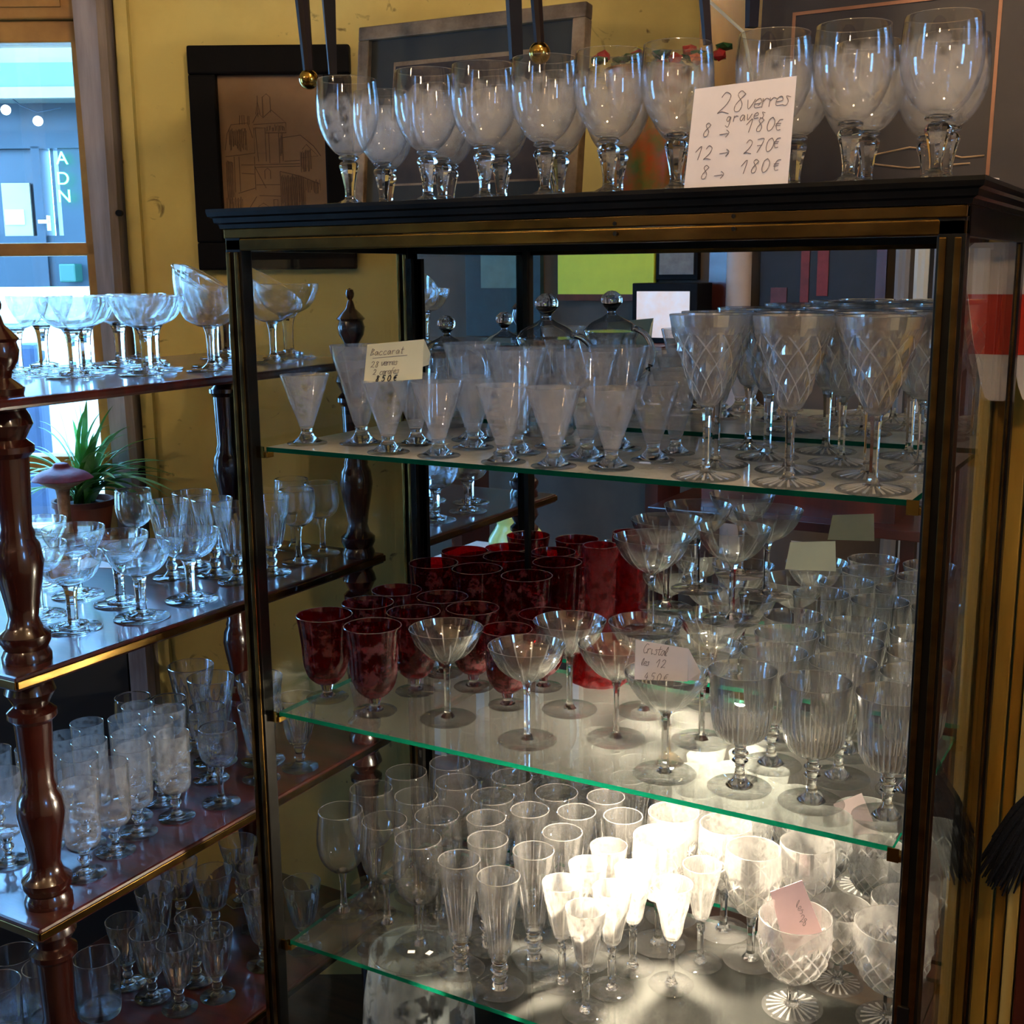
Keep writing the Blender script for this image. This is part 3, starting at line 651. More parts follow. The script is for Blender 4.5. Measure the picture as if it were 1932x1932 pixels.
    if key == 'cone_tumbler':
        bo = [(.007, .020), (.0095, .024), (.0135, .036), (.020, .054), (.0265, .073), (.0325, .092)]
        st = [(0, .003)]+dense([(.020, .0035), (.011, .010), (.0075, .016), (.0085, .021)], 3)+[(0, .022)]
        return [pl('bowl', vessel(bo, .001, .004), M['etched']), pl('stem', lathe(bmesh.new(), st, 24), S_), pl('foot', footdisc(.027, .006), M['clear'])]
    if key == 'tall_cone_glass':
        bo = [(.007, .022), (.011, .030), (.018, .055), (.0265, .085), (.034, .110), (.0388, .130)]
        st = [(0, .003)]+dense([(.022, .0035), (.012, .011), (.008, .018), (.009, .023)], 3)+[(0, .024)]
        return [pl('bowl', vessel(bo, .001, .004), M['etched']), pl('stem', lathe(bmesh.new(), st, 24), S_), pl('foot', footdisc(.030, .006), M['clear'])]
    if key == 'ruby_goblet':
        bo = dense([(.006, .021), (.016, .024), (.027, .036), (.032, .055), (.0335, .080), (.0365, .105), (.0395, .122)], 3)
        st = [(0, .003)]+dense([(.012, .0035), (.007, .009), (.008, .015), (.010, .022)], 3)+[(0, .023)]
        return [pl('bowl', vessel(bo, .0013, .014, 40, flutes(12, .06, .021, .046)), M['ruby'], auto=.35), pl('stem', lathe(bmesh.new(), st, 16), S_), pl('foot', footdisc(.030, .005), M['clear'])]
    if key == 'ruby_tumbler':
        bo = dense([(.020, .001), (.028, .003), (.031, .03), (.035, .09), (.0385, .135), (.040, .150)], 3)
        return [pl('bowl', vessel(bo, .0015, .012, 40, flutes(12, .05, .002, .035)), M['ruby'], auto=.35), pl('base', lathe(bmesh.new(), [(0, 0), (.024, 0), (.026, .0012), (0, .0014)], 24), M['clear'])]
    if key == 'plain_coupe':
        bo = dense([(.006, .064), (.016, .066), (.032, .074), (.0415, .088), (.0462, .100), (.047, .108)], 3)
        st = [(0, .004)]+dense([(.016, .005), (.009, .010), (.0075, .018), (.008, .045), (.011, .060), (.016, .067)], 3)+[(0, .068)]
        return [pl('bowl', vessel(bo, .0013, .003), M['blown']), pl('stem', lathe(bmesh.new(), st, 8), S_, auto=.3), pl('foot', footdisc(.040, .010, 32, None, .012), M['blown'])]
    if key == 'cut_rim_coupe':
        bo = dense([(.006, .062), (.018, .065), (.034, .074), (.0435, .087), (.0475, .100), (.0485, .116)], 3)
        v = vessel(bo, .0013, .003)
        for q in v.verts:
            if q.co.z > .075: q.co.z = .075+(q.co.z-.075)*(1.15+.75*q.co.x/.048)
        st = [(0, .004)]+dense([(.016, .005), (.007, .012), (.0055, .02), (.0062, .05), (.010, .064)], 3)+[(0, .065)]
        return [pl('bowl', v, M['blown']), pl('stem', lathe(bmesh.new(), st, 12), S_), pl('foot', footdisc(.038, .008), M['blown'])]
    if key == 'small_goblet':
        bo = dense([(.005, .060), (.014, .063), (.025, .073), (.0295, .088), (.0295, .105), (.0285, .122)], 3)
        st = [(0, .003)]+dense([(.012, .004), (.0065, .010), (.0048, .02), (.0050, .045), (.008, .062)], 3)+[(0, .063)]
        return [pl('bowl', vessel(bo, .001, .004), M['blown']), pl('stem', lathe(bmesh.new(), st, 12), S_), pl('foot', footdisc(.029, .006), M['blown'])]
    if key == 'facet_goblet':
        bo = dense([(.008, .040), (.016, .044), (.021, .058), (.026, .085), (.0305, .112), (.032, .122)], 3)
        st = [(0, .003)]+dense([(.014, .004), (.007, .012), (.0095, .020), (.0065, .027), (.0095, .034), (.009, .042)], 3)+[(0, .043)]
        return [pl('bowl', vessel(bo, .0014, .008, 36, flutes(12, .08, .042, .10)), M['blownf'], auto=.3), pl('stem', lathe(bmesh.new(), st, 12), S_), pl('foot', footdisc(.030, .007), M['blown'])]
    if key == 'cylinder_goblet':
        bo = dense([(.006, .040), (.018, .043), (.0235, .052), (.0245, .070), (.0245, .100), (.0255, .132)], 3)
        st = [(0, .003)]+dense([(.013, .004), (.006, .010), (.0055, .018), (.009, .024), (.0055, .030), (.0085, .036), (.008, .042)], 3)+[(0, .043)]
        return [pl('bowl', vessel(bo, .001, .004, 32, flutes(16, .03, .042, .08)), M['engraved2'], auto=.5), pl('stem', lathe(bmesh.new(), st, 16), S_), pl('foot', footdisc(.027, .007), M['blown'])]
    if key == 'bucket_goblet':
        bo = dense([(.009, .050), (.019, .054), (.0235, .065), (.0285, .090), (.033, .110), (.034, .118)], 3)
        st = [(0, .003)]+dense([(.014, .004), (.007, .012), (.010, .020), (.007, .028), (.010, .036), (.0075, .044), (.010, .052)], 3)+[(0, .053)]
        return [pl('bowl', vessel(bo, .0015, .008, 36, flutes(12, .09, .052, .092)), M['blownf'], auto=.3), pl('stem', lathe(bmesh.new(), st, 12), S_), pl('foot', footdisc(.031, .007, 6, None), M['blownf'], False)]
    if key == 'tumbler':
        bo = dense([(.028, .001), (.0315, .003), (.033, .03), (.0345, .085), (.035, .095)], 3)
        return [pl('bowl', vessel(bo, .0016, .010), M['blown']), pl('base', lathe(bmesh.new(), [(0, 0), (.028, 0), (.030, .0012), (0, .0014)], 24), M['blown'])]
    if key == 'lidded_jug':
        bo = [(.034, .001), (.038, .006), (.039, .03), (.037, .10), (.036, .118), (.039, .124), (.040, .128)]
        lid = dense([(.041, .129), (.040, .132), (.030, .142), (.014, .150), (.007, .155)], 3)
        hb = bmesh.new(); tube(hb, [(.035+.034*math.sin(PI*t/14), 0, -.0+.098+.036*math.cos(PI*t/14)) for t in range(15)], .0045, 8)
        fin = lathe(bmesh.new(), [(0, .152)]+dense([(.008, .153), (.006, .158), (.009, .162), (.0155, .171), (.0145, .180), (.006, .187)], 3)+[(0, .188)], 16)
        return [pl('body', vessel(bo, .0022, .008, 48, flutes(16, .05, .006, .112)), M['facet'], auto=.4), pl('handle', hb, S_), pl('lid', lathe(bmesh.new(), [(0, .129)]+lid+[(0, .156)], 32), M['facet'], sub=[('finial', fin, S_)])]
    if key == 'ruby_decanter':
        bo = [(.034, .001), (.041, .004), (.042, .012), (.038, .03), (.031, .07), (.024, .096), (.0195, .102), (.0205, .106), (.0215, .13), (.0225, .178), (.024, .182), (.0255, .205)]
        def tw(a, z, r): return 1+(.06*math.sin(6*a+z*160) if z > .104 else .03*math.cos(10*a))
        return [pl('body', vessel(dense(bo, 2), .0022, .006, 48, tw), M['rubyc'], auto=.4), pl('collar', lathe(bmesh.new(), [(.0215, .099), (.025, .100), (.025, .103), (.0215, .104)], 24), M['clear'])]
def RADIAL(R):
    b = bmesh.new()
    for k in range(20):
        a = 2*PI*k/20; c, s = math.cos(a), math.sin(a)
        P = [(R*.32, -.0006, .0062), (R*.32, .0006, .0062), (R*.95, .0016, .0026), (R*.95, -.0016, .0026)]
        Q = [b.verts.new((x*c-y*s, x*s+y*c, z)) for x, y, z in P]; Q2 = [b.verts.new((x*c-y*s, x*s+y*c, z-.0008)) for x, y, z in P]
        b.faces.new(Q); b.faces.new(Q2[::-1])
        for i in range(4): j = (i+1) % 4; b.faces.new((Q[j], Q[i], Q2[i], Q2[j]))
    bmesh.ops.recalc_face_normals(b, faces=b.faces[:])
    return [pl('radial_cuts', b, M['cutline'], False)]
M['cutline'] = thin('cut_line', base=.2, haze=.25)
PROTO = {}
def place(key, x, y, z, name=None, rz=None, tilt=None, s=1.0):
    """first call keeps the prototype itself; later calls copy it and its parts"""
    nm = name or key
    if key not in PROTO:
        root = bpy.data.objects.new(nm, None); root.empty_display_size = .02; COL.objects.link(root); ch = []
        for (pn, bm, mat, sm, au, pz, sub) in mk_parts(key):
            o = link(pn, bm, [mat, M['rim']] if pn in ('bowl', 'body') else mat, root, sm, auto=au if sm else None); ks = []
            for (sn, sb, smt) in (sub or []): ks.append(link(sn, sb, smt, o, True))
            ch.append((o, ks))
        PROTO[key] = (root, ch)
    else:
        r, c0 = PROTO[key]; root = r.copy(); root.name = nm; COL.objects.link(root)
        for o, ks in c0:
            c = o.copy(); COL.objects.link(c); c.parent = root
            for k in ks: kk = k.copy(); COL.objects.link(kk); kk.parent = c
    root.location = (x, y, z+.0006); root.rotation_euler = (0, 0, random.random()*6.28 if rz is None else rz)
    if tilt: root.rotation_euler = tilt
    root.scale = (s, s, s)
    return root
LOOK = {'engraved_goblet': ('engraved clear goblet with baluster stem', 'goblet'), 'coupe': ('faceted champagne coupe', 'champagne glass'),
 'ribbed_goblet': ('ribbed goblet', 'goblet'), 'wine_glass': ('plain tulip wine glass', 'wine glass'), 'flute': ('faceted clear flute', 'flute'),
 'cordial_glass': ('small cone cordial glass', 'cordial glass'), 'star_wine_glass': ('star cut wine glass', 'wine glass'), 'diamond_goblet': ('diamond cut crystal goblet', 'goblet'),
 'crystal_wine_glass': ('tall cut crystal glass', 'wine glass'), 'cone_tumbler': ('small etched cone glass', 'glass'), 'tall_cone_glass': ('taller etched cone glass', 'glass'),
 'ruby_goblet': ('ruby etched goblet', 'goblet'), 'ruby_tumbler': ('tall dark ruby tumbler', 'tumbler'), 'plain_coupe': ('plain thick-stemmed coupe', 'champagne glass'),
 'cut_rim_coupe': ('balloon coupe with slanting rim', 'champagne glass'), 'small_goblet': ('small plain clear goblet', 'goblet'), 'facet_goblet': ('clear faceted goblet', 'goblet'),
 'cylinder_goblet': ('engraved cylinder goblet', 'goblet'), 'bucket_goblet': ('faceted bucket goblet', 'goblet'), 'tumbler': ('plain clear tumbler', 'tumbler'),
 'lidded_jug': ('glass jug with ball-topped lid', 'jug'), 'ruby_decanter': ('ruby red cut glass decanter with twisted neck', 'decanter')}
RAD = dict(engraved_goblet=.0385, coupe=.0498, ribbed_goblet=.0398, wine_glass=.0372, flute=.0332, cordial_glass=.0302, star_wine_glass=.0388, diamond_goblet=.0485, crystal_wine_glass=.0428,
 cone_tumbler=.033, tall_cone_glass=.039, ruby_goblet=.0398, ruby_tumbler=.0402, plain_coupe=.0472, cut_rim_coupe=.0485, small_goblet=.0298, facet_goblet=.0322, cylinder_goblet=.0272,
 bucket_goblet=.0345, tumbler=.0352, lidded_jug=.0425, ruby_decanter=.043)
PLAN = []
def row(key, pts, z, where, group, s=1.0, label=None, pin=None, **k):
    """pts: world (x, y) or (x, y, scale) of the feet on the shelf at height z"""
    PLAN.append(dict(key=key, pts=[[p[0], p[1], (p[2] if len(p) > 2 else s)] for p in pts], z=z, where=where, group=group, label=label, k=k,
                     pin=pin if pin is not None else ('front row' in where or where == 'front' or 'row one' in where)))
def settle():
    """push neighbouring feet apart so that no two glasses touch, front rows hardly moving"""
    levels = {}
    for R in PLAN:
        for p in R['pts']: levels.setdefault(round(R['z'], 3), []).append((p, RAD[R['key']]*p[2]+.0008, .02 if R['pin'] else 1.0, R))
    for z, L_ in levels.items():
        incab = [g for g in L_]
        for it in range(400):
            moved = 0
            for i in range(len(L_)):
                p, r, w1, _ = L_[i]
                for j in range(i+1, len(L_)):
                    q, r2, w2, _ = L_[j]; dx = p[0]-q[0]; dy = p[1]-q[1]
                    if abs(dx) > .13 or abs(dy) > .13: continue
                    d = math.hypot(dx, dy) or 1e-4; o = r+r2-d
                    if o > 0:
                        t = w1+w2; dx /= d; dy /= d; o *= .9
                        p[0] += dx*o*w1/t; p[1] += dy*o*w1/t; q[0] -= dx*o*w2/t; q[1] -= dy*o*w2/t; moved += o
            for p, r, w1, R in L_:
                if z in (round(Z1, 3), round(Z2, 3), round(Z3, 3)): bx = (.014, CW-.012, .004, CD-.018)
                elif R['z'] > 1.5: bx = (.0, CW, -.003, .285)
                elif z in [round(t, 3) for t in TZ]: bx = (ex0, ex1-.001, ey0+.0, ey1)
                else: continue
                if R['z'] < 1.5 and bx[1] > .5 and p[1]+r > .355: bx = (.038, CW-.038, bx[2], bx[3])
                p[0] = min(max(p[0], bx[0]+r), bx[1]-r); p[1] = min(max(p[1], bx[2]+r), bx[3]-r)
                if z in [round(t, 3) for t in TZ]:
                    for (cx, cy_) in ((AX, AY), (CX-.01, CY), (BX, BY), (-.44, -.245)):
                        dx, dy = p[0]-cx, p[1]-cy_; d = math.hypot(dx, dy) or 1e-4; o = r+.034-d
                        if o > 0: p[0] += dx/d*o; p[1] += dy/d*o
            if moved < 1e-5: break
        print('settle', z, len(L_), it, round(moved, 5))
def put_all():
    settle()
    for R in PLAN:
        z = R['z']
        def px(p):
            d = Vector((p[0], p[1], z))-CAM; return d.dot(cr)/d.dot(cf)
        look, cat = LOOK[R['key']]; pts = sorted(R['pts'], key=px)
        for i, p in enumerate(pts):
            o = place(R['key'], p[0], p[1], z, s=p[2], **R['k'])
            pos = (ORD[i]+' from left ') if len(pts) > 1 else ''
            o['label'] = R['label'] or ' '.join(f'{look}, {pos}{R["where"]}'.split()); o['category'] = cat; o['group'] = R['group']
def at(z, *pp): return [tuple(unz(px, py, z)[:2]) for px, py in pp]
def aty(y, z, *pp): return [(uny(px, 400, y).x, y) for px in pp]

# --- cabinet top: 28 engraved goblets
G = 'engraved goblets on top of the cabinet'
row('engraved_goblet', aty(.045, ZT, 662, 812, 930, 1037, 1148, 1240, 1455, 1593, 1771), ZT, 'in front row on cabinet top', G)
row('engraved_goblet', [(x, .125) for x in (.16, .25, .335, .42, .49, .565, .70, .775, .855)], ZT, 'in second row on cabinet top', G, s=.97)
row('engraved_goblet', [(x, .205) for x in (.11, .21, .29, .37, .45, .66, .74, .82)], ZT, 'in third row on cabinet top', G, s=.97)
# --- shelf 1
G = 'etched cone glasses on the top glass shelf'
row('cone_tumbler', at(Z1, (580, 838), (733, 855), (828, 862), (930, 880), (1040, 885), (1145, 885)), Z1, 'in front row, top glass shelf', G)
row('cone_tumbler', [(.205, .12), (.29, .125), (.54, .13), (.38, .18)], Z1, 'behind front row, top glass shelf', G)
row('tall_cone_glass', at(Z1, (671, 838)), Z1, 'left on top glass shelf', G)
row('tall_cone_glass', [(.37, .09), (.46, .11), (.25, .19), (.46, .20)], Z1, 'in the middle of top glass shelf', G)
row('tall_cone_glass', at(Z1, (1260, 862)), Z1, 'between cone glasses and crystal, top shelf', G, s=.8)
G = 'cut crystal glasses on the top glass shelf'
for r_, (y, xs_) in enumerate([(.03, (.636, .728, .816)), (.115, (.60, .69, .775)), (.20, (.645, .735, .825)), (.29, (.60, .70, .80))]):
    row('crystal_wine_glass', [(x, y) for x in xs_], Z1, f'in row {["one","two","three","four"][r_]} from front, top shelf', G)
row('lidded_jug', [(uny(840, 500, .30).x, .30, .86)], Z1, '', 'lidded jugs on the top glass shelf', label='smaller lidded glass jug at back left of the top glass shelf', pin=True, rz=.1)
row('lidded_jug', [(uny(1031, 500, .28).x, .28, 1.03)], Z1, '', 'lidded jugs on the top glass shelf', label='larger lidded glass jug with ball finial in the middle of the top glass shelf', pin=True, rz=.1)
# --- shelf 2
G = 'ruby goblets on the middle glass shelf'
row('ruby_goblet', at(Z2, (618, 1317), (708, 1343)), Z2, 'in front row, middle glass shelf', G)
row('ruby_goblet', at(Z2, (784, 1305), (894, 1297)), Z2, 'in second row, middle glass shelf', G, s=.97, pin=True)
row('ruby_goblet', [(.315, .19), (.31, .275)], Z2, 'between the coupes, middle glass shelf', G, s=.9)
row('ruby_goblet', [(.07, .19), (.15, .262), (.07, .272)], Z2, 'in back row, middle glass shelf', G, s=.97)
row('ruby_tumbler', [(.08, .335), (.16, .335), (.25, .335)], Z2, 'against the mirror, middle glass shelf', 'ruby tumblers against the mirror', s=.97)
row('ruby_decanter', at(Z2, (1138, 1283)), Z2, 'front', 'ruby decanters', label='ruby decanter with white cut pattern and twisted neck behind the front coupes, middle shelf')
G = 'champagne coupes on the middle glass shelf'
row('coupe', at(Z2, (845, 1357), (995, 1398), (1162, 1395), (1255, 1461)), Z2, 'in front row, middle glass shelf', G)
row('coupe', at(Z2, (1075, 1340), (1215, 1343), (1323, 1399)), Z2, 'in second row, middle glass shelf', G, pin=True)
row('coupe', [(.53, .34)], Z2, 'alone in third row near the mirror, middle shelf', G)
up = [(.503, .212), (.575, .312), (.478, .325)]
row('coupe', up, Z2+.1272, 'stacked on other coupes, middle shelf', G)
G = 'ribbed goblets on the middle glass shelf'
for r_, (y, xs_) in enumerate([(.079, (.673, .758, .841)), (.16, (.688, .769, .85)), (.24, (.675, .755, .835)), (.318, (.66, .741, .822))]):
    row('ribbed_goblet', [(x, y) for x in xs_], Z2, f'in row {["one","two","three","four"][r_]} from front, middle shelf', G)
# --- shelf 3
G = 'tulip wine glasses on the lowest glass shelf'
row('wine_glass', at(Z3, (651, 1722), (730, 1743), (794, 1784)), Z3, 'in front row, lowest glass shelf', G)
row('wine_glass', [(.065, .20), (.14, .20), (.22, .185)], Z3, 'in second row, lowest glass shelf', G)
row('wine_glass', [(.07, .285), (.15, .28), (.23, .27), (.31, .30), (.10, .345), (.22, .345)], Z3, 'in back row, lowest glass shelf', G)
G = 'faceted flutes on the lowest glass shelf'
row('flute', at(Z3, (870, 1829), (943, 1866)), Z3, 'in front row, lowest glass shelf', G)
row('flute', at(Z3, (918, 1776), (1014, 1804)), Z3, 'in second row, lowest glass shelf', G)
row('flute', at(Z3, (1045, 1760), (960, 1735)), Z3, 'in third row, lowest glass shelf', G)
row('flute', [(.30, .225), (.375, .275), (.44, .27), (.385, .34)], Z3, 'in back row, lowest glass shelf', G)
G = 'cone cordial glasses on the lowest glass shelf'
row('cordial_glass', at(Z3, (1119, 1898), (1068, 1849), (1167, 1855), (1265, 1858)), Z3, 'in front group, lowest glass shelf', G)
row('cordial_glass', at(Z3, (1125, 1798), (1220, 1806), (1339, 1806), (1172, 1758)), Z3, 'in rear group, lowest glass shelf', G)
G = 'star cut wine glasses on the lowest glass shelf'
row('star_wine_glass', at(Z3, (1443, 1800), (1374, 1752)), Z3, 'in front row, lowest glass shelf', G)
row('star_wine_glass', [(.50, .25), (.53, .335), (.64, .335)], Z3, 'in back row, lowest glass shelf', G)
G = 'diamond cut goblets on the lowest glass shelf'
row('diamond_goblet', [(.725, .235, .97), (.822, .24)], Z3, 'in front row, lowest glass shelf', G)
row('diamond_goblet', [(.735, .33, .84), (.84, .33, .9)], Z3, 'in back row, lowest glass shelf', G)
# --- etagere tier 1
T1, T2, T3, T4 = TZ
G = 'coupes on the top etagere shelf'
row('plain_coupe', at(T1, (40, 710), (143, 712), (275, 708)), T1, 'in front row, top wooden shelf', G)
row('plain_coupe', at(T1, (110, 699), (167, 702), (250, 694), (300, 696)), T1, 'in second row, top wooden shelf', G)
row('cut_rim_coupe', at(T1, (372, 698), (409, 692), (482, 686)), T1, 'on top wooden shelf', 'balloon coupes on the top etagere shelf', rz=PI*1.12)
row('plain_coupe', [(-.32, .34, 1.1), (-.23, .40, 1.12), (-.40, .22)], T1, 'in back row, top wooden shelf', G)
# --- tier 2
G = 'coupes on the second etagere shelf'
row('plain_coupe', at(T2, (139, 1186), (268, 1166), (362, 1132)), T2, 'in front row, second wooden shelf', G, s=.95)
row('plain_coupe', at(T2, (74, 1162), (151, 1124), (225, 1138), (78, 1105)), T2, 'in second row, second wooden shelf', G, s=.95)
G = 'goblets on the second etagere shelf'
row('facet_goblet', at(T2, (329, 1090), (405, 1085), (447, 1098), (370, 1068), (514, 1082)), T2, 'on second wooden shelf', G)
row('small_goblet', at(T2, (565, 1062), (625, 1046), (260, 1062), (555, 1035)), T2, 'on second wooden shelf', G)
# --- tier 3
G = 'engraved goblets on the third etagere shelf'
row('cylinder_goblet', at(T3, (162, 1651), (219, 1607), (262, 1572), (334, 1542)), T3, 'in front row, third wooden shelf', G)
row('cylinder_goblet', at(T3, (33, 1622), (100, 1600), (155, 1590), (200, 1560), (240, 1545), (295, 1520)), T3, 'in second row, third wooden shelf', G)
row('cylinder_goblet', at(T3, (20, 1570), (80, 1560), (130, 1540), (185, 1515), (232, 1500), (275, 1480), (320, 1480)), T3, 'in third row, third wooden shelf', G, s=.97)
row('small_goblet', at(T3, (418, 1515)), T3, 'by the cabinet post, third wooden shelf', G)
row('small_goblet', at(T3, (345, 1440), (300, 1450), (395, 1470)), T3, 'in back row, third wooden shelf', G)
row('facet_goblet', at(T3, (370, 1425), (400, 1440), (450, 1440)), T3, 'in back row, third wooden shelf', G, s=1.2)
row('facet_goblet', at(T3, (548, 1450), (500, 1465)), T3, 'seen through cabinet side, third wooden shelf', G)
# --- tier 4
G = 'goblets on the lowest etagere shelf'
row('facet_goblet', at(T4, (341, 1902), (409, 1880), (287, 1880), (245, 1858), (372, 1850)), T4, 'in front group, lowest wooden shelf', G, s=.92)
row('bucket_goblet', at(T4, (343, 1743), (413, 1762), (480, 1752), (455, 1700)), T4, 'in rear group, lowest wooden shelf', G)
row('facet_goblet', at(T4, (500, 1820), (575, 1790), (300, 1805)), T4, 'by the cabinet side, lowest wooden shelf', G)
row('tumbler', at(T4, (45, 1915), (95, 1925), (165, 1915), (20, 1950)), T4, 'on lowest wooden shelf', 'tumblers on the lowest etagere shelf')
put_all()
# ------------------------------------------------------------------ lamps
for i, p in enumerate(LAMPS):
    o = empty('pendant_bulb', p, f'bare warm bulb on a ceiling cord, {["above the cabinet front","right of the camera","behind the camera on the right","behind the camera on the left"][i]}', 'lamp', 'bare ceiling bulbs')
    b = bmesh.new(); bmesh.ops.create_uvsphere(b, u_segments=16, v_segments=10, radius=.028); link('bulb', b, M['bulb'], o, True)
    link('cord', tube(bmesh.new(), [(0, 0, .03), (0, 0, H-p[2]-.001)], .003, 6), M['ebony'], o)
    link('socket', lathe(bmesh.new(), [(0, .02), (.016, .022), (.018, .05), (.008, .06), (0, .06)], 16), M['dark'], o, True)
o = empty('halogen_lamp', (HAL[0], HAL[1], Z2-.006), 'small halogen lamp hung below the middle glass shelf, glowing through the glasses', 'lamp')
hz = HAL[2]-(Z2-.006)
b = bmesh.new(); bmesh.ops.create_uvsphere(b, u_segments=12, v_segments=8, radius=.009); link('bulb', b, M['halogen'], o, True, loc=(0, 0, hz))
link('reflector', lathe(bmesh.new(), [(.006, hz+.012), (.010, hz+.010), (.020, hz+.002), (.0205, hz+.003), (.011, hz+.012), (.007, hz+.0145), (.006, hz+.012)], 20), M['brassb'], o, True)
link('stem', tube(bmesh.new(), [(0, 0, hz+.012), (0, 0, 0)], .003, 8), M['brassb'], o)

# ------------------------------------------------------------------ cards with handwriting (strokes laid on the card plane)
GL = {'0': [[(.5, 1), (.15, .8), (.1, .3), (.35, 0), (.75, .2), (.85, .7), (.5, 1)]], '1': [[(.05, .55), (.6, 1), (.5, 0)]], '2': [[(.1, .75), (.35, 1), (.75, .85), (.6, .45), (.05, 0), (.35, .08), (.9, 0)]],
 '4': [[(.5, 1), (.1, .4), (.85, .4)], [(.65, .7), (.55, 0)]], '5': [[(.85, 1), (.3, 1), (.2, .6), (.6, .62), (.75, .3), (.4, 0), (.05, .12)]], '7': [[(.1, .95), (.85, 1), (.35, 0)], [(.2, .5), (.75, .55)]],
 '8': [[(.75, .85), (.4, 1), (.2, .8), (.65, .4), (.55, .05), (.2, .05), (.2, .35), (.75, .85)]], 'E': [[(.9, .95), (.45, .9), (.2, .5), (.4, .05), (.85, .08)], [(.05, .58), (.75, .62)], [(.05, .4), (.7, .44)]],
 '>': [[(0, .3), (1.2, .42)], [(.9, .75), (1.35, .5), (1.0, .05)]], 'v': [[(.05, .55), (.3, 0), (.75, .6)]], 'e': [[(.1, .25), (.7, .35), (.5, .6), (.15, .4), (.2, .05), (.8, .1)]], 'r': [[(.15, .55), (.2, 0)], [(.2, .35), (.45, .55), (.75, .5)]],
 's': [[(.75, .5), (.3, .55), (.6, .25), (.45, 0), (.1, .05)]], 'g': [[(.7, .5), (.3, .55), (.15, .25), (.45, .1), (.7, .5), (.6, -.4), (.15, -.3)]], 'a': [[(.7, .5), (.3, .55), (.1, .2), (.4, 0), (.7, .5), (.8, 0)]],
 'B': [[(.2, 1), (.1, 0)], [(.2, 1), (.75, .85), (.3, .5), (.8, .25), (.1, 0)]], 'c': [[(.75, .5), (.35, .55), (.12, .25), (.35, 0), (.8, .1)]], 't': [[(.45, .95), (.35, .05), (.7, .05)], [(.1, .6), (.8, .65)]], 'f': [[(.75, 1), (.4, .8), (.3, -.4)], [(.05, .5), (.7, .55)]],
 'C': [[(.85, .9), (.45, 1), (.1, .5), (.35, 0), (.85, .15)]], 'i': [[(.3, .55), (.35, 0), (.6, .1)]], 'l': [[(.3, 0), (.2, .5), (.5, 1), (.55, .7), (.3, .1), (.6, .05)]], "'": [[(.2, .8), (.5, 1)]], '_': [[(0, -.1), (1, -.05)]]}
def write(text, x, y, h, dx, dy, out, slant=.25):
    """pixel-free use: x,y start, h letter height, (dx,dy) advance per letter in the same units"""
    for ch in text:
        for st in GL.get(ch, []):
            P = [(x+(px*.62+slant*py)*h, y-py*h) for px, py in st]
            if len(P) > 2: P = curve_pts([(p[0]+5000, p[1]) for p in P], 4); P = [(p[0]-5000, p[1]) for p in P]
            out.append(P)
        x += dx; y += dy
def card(name, label, corners, y, mat, lines, pen, fold=None, r=.00045, under=()):
    """corners: picture points TL TR BR BL laid on the upright plane y"""
    Q = [uny(px, py, y) for px, py in corners]; c = sum(Q, Vector())/4; c.z = min(q.z for q in Q)
    o = empty(name, c, label, 'card', 'handwritten price cards')
    b = bmesh.new(); f = [b.verts.new(q-c) for q in Q]; k = [b.verts.new(q-c+Vector((0, .0006, 0))) for q in Q]
    b.faces.new(f[::-1]); b.faces.new(k)
    for i in range(4): j = (i+1) % 4; b.faces.new((f[i], f[j], k[j], k[i]))
    bmesh.ops.recalc_face_normals(b, faces=b.faces[:]); link('sheet', b, mat, o)
    if fold:
        P = [uny(px, py, yy) for px, py, yy in fold]; b = bmesh.new(); f = [b.verts.new(q-c) for q in P]; k = [b.verts.new(q-c+Vector((0, .0005, 0))) for q in P]
        b.faces.new(f[::-1]); b.faces.new(k)
        for i in range(len(P)): j = (i+1) % len(P); b.faces.new((f[i], f[j], k[j], k[i]))
        bmesh.ops.recalc_face_normals(b, faces=b.faces[:]); link('folded_back', b, mat, o)
    st = []
    for l in lines: write(*l, st)
    st += list(under)
    if st:
        b = bmesh.new()
        for P in st:
            tube(b, [uny(px, py, y-.0003)-c for px, py in P], r, 5)
        link('writing', b, pen, o)
    return o
card('price_card', 'white squared price card for 28 glasses on cabinet top', [(1311, 168), (1503, 143), (1486, 348), (1290, 358)], -.0065, M['card'],
     [('28', 1352, 214, 40, 28, -3), ('verres', 1406, 206, 32, 13.5, -1.5), ('grav', 1368, 231, 20, 13, -1.5), ('es', 1420, 224, 20, 12, -1.5), ("'", 1424, 214, 18, 0, 0),
      ('8', 1324, 258, 26, 0, 0), ('>', 1356, 260, 20, 0, 0), ('180', 1404, 250, 26, 20, -1.5), ('E', 1460, 246, 22, 0, 0),
      ('12', 1308, 302, 26, 18, -1), ('>', 1356, 296, 20, 0, 0), ('270', 1402, 290, 26, 20, -2), ('E', 1457, 279, 20, 0, 0),
      ('8', 1320, 338, 26, 0, 0), ('>', 1346, 338, 20, 0, 0), ('180', 1394, 328, 26, 20, -1.5), ('E', 1456, 322, 22, 0, 0)], M['pen'], r=.00033)
card('price_card', 'small cream price card standing in an etched glass, top shelf', [(693, 650), (800, 640), (796, 715), (686, 723)], .036, M['cardy'],
     [('Baccarat', 698, 671, 13, 8, -.6), ('28', 699, 693, 11, 8, 0), ('verres', 718, 690, 13, 5, -.3), ('2', 703, 707, 10, 0, 0), ('carafes', 715, 707, 12, 5.2, -.5), ], M['pen'],
     [(800, 640, .0366), (812, 668, .05), (809, 688, .05), (797, 692, .0366)], r=.0003, under=[[(703, 676), (768, 670)]])
o = bpy.data.objects['price_card.001']
st = []; write('850E', 708, 720, 11, 11, -.6, st); b = bmesh.new()
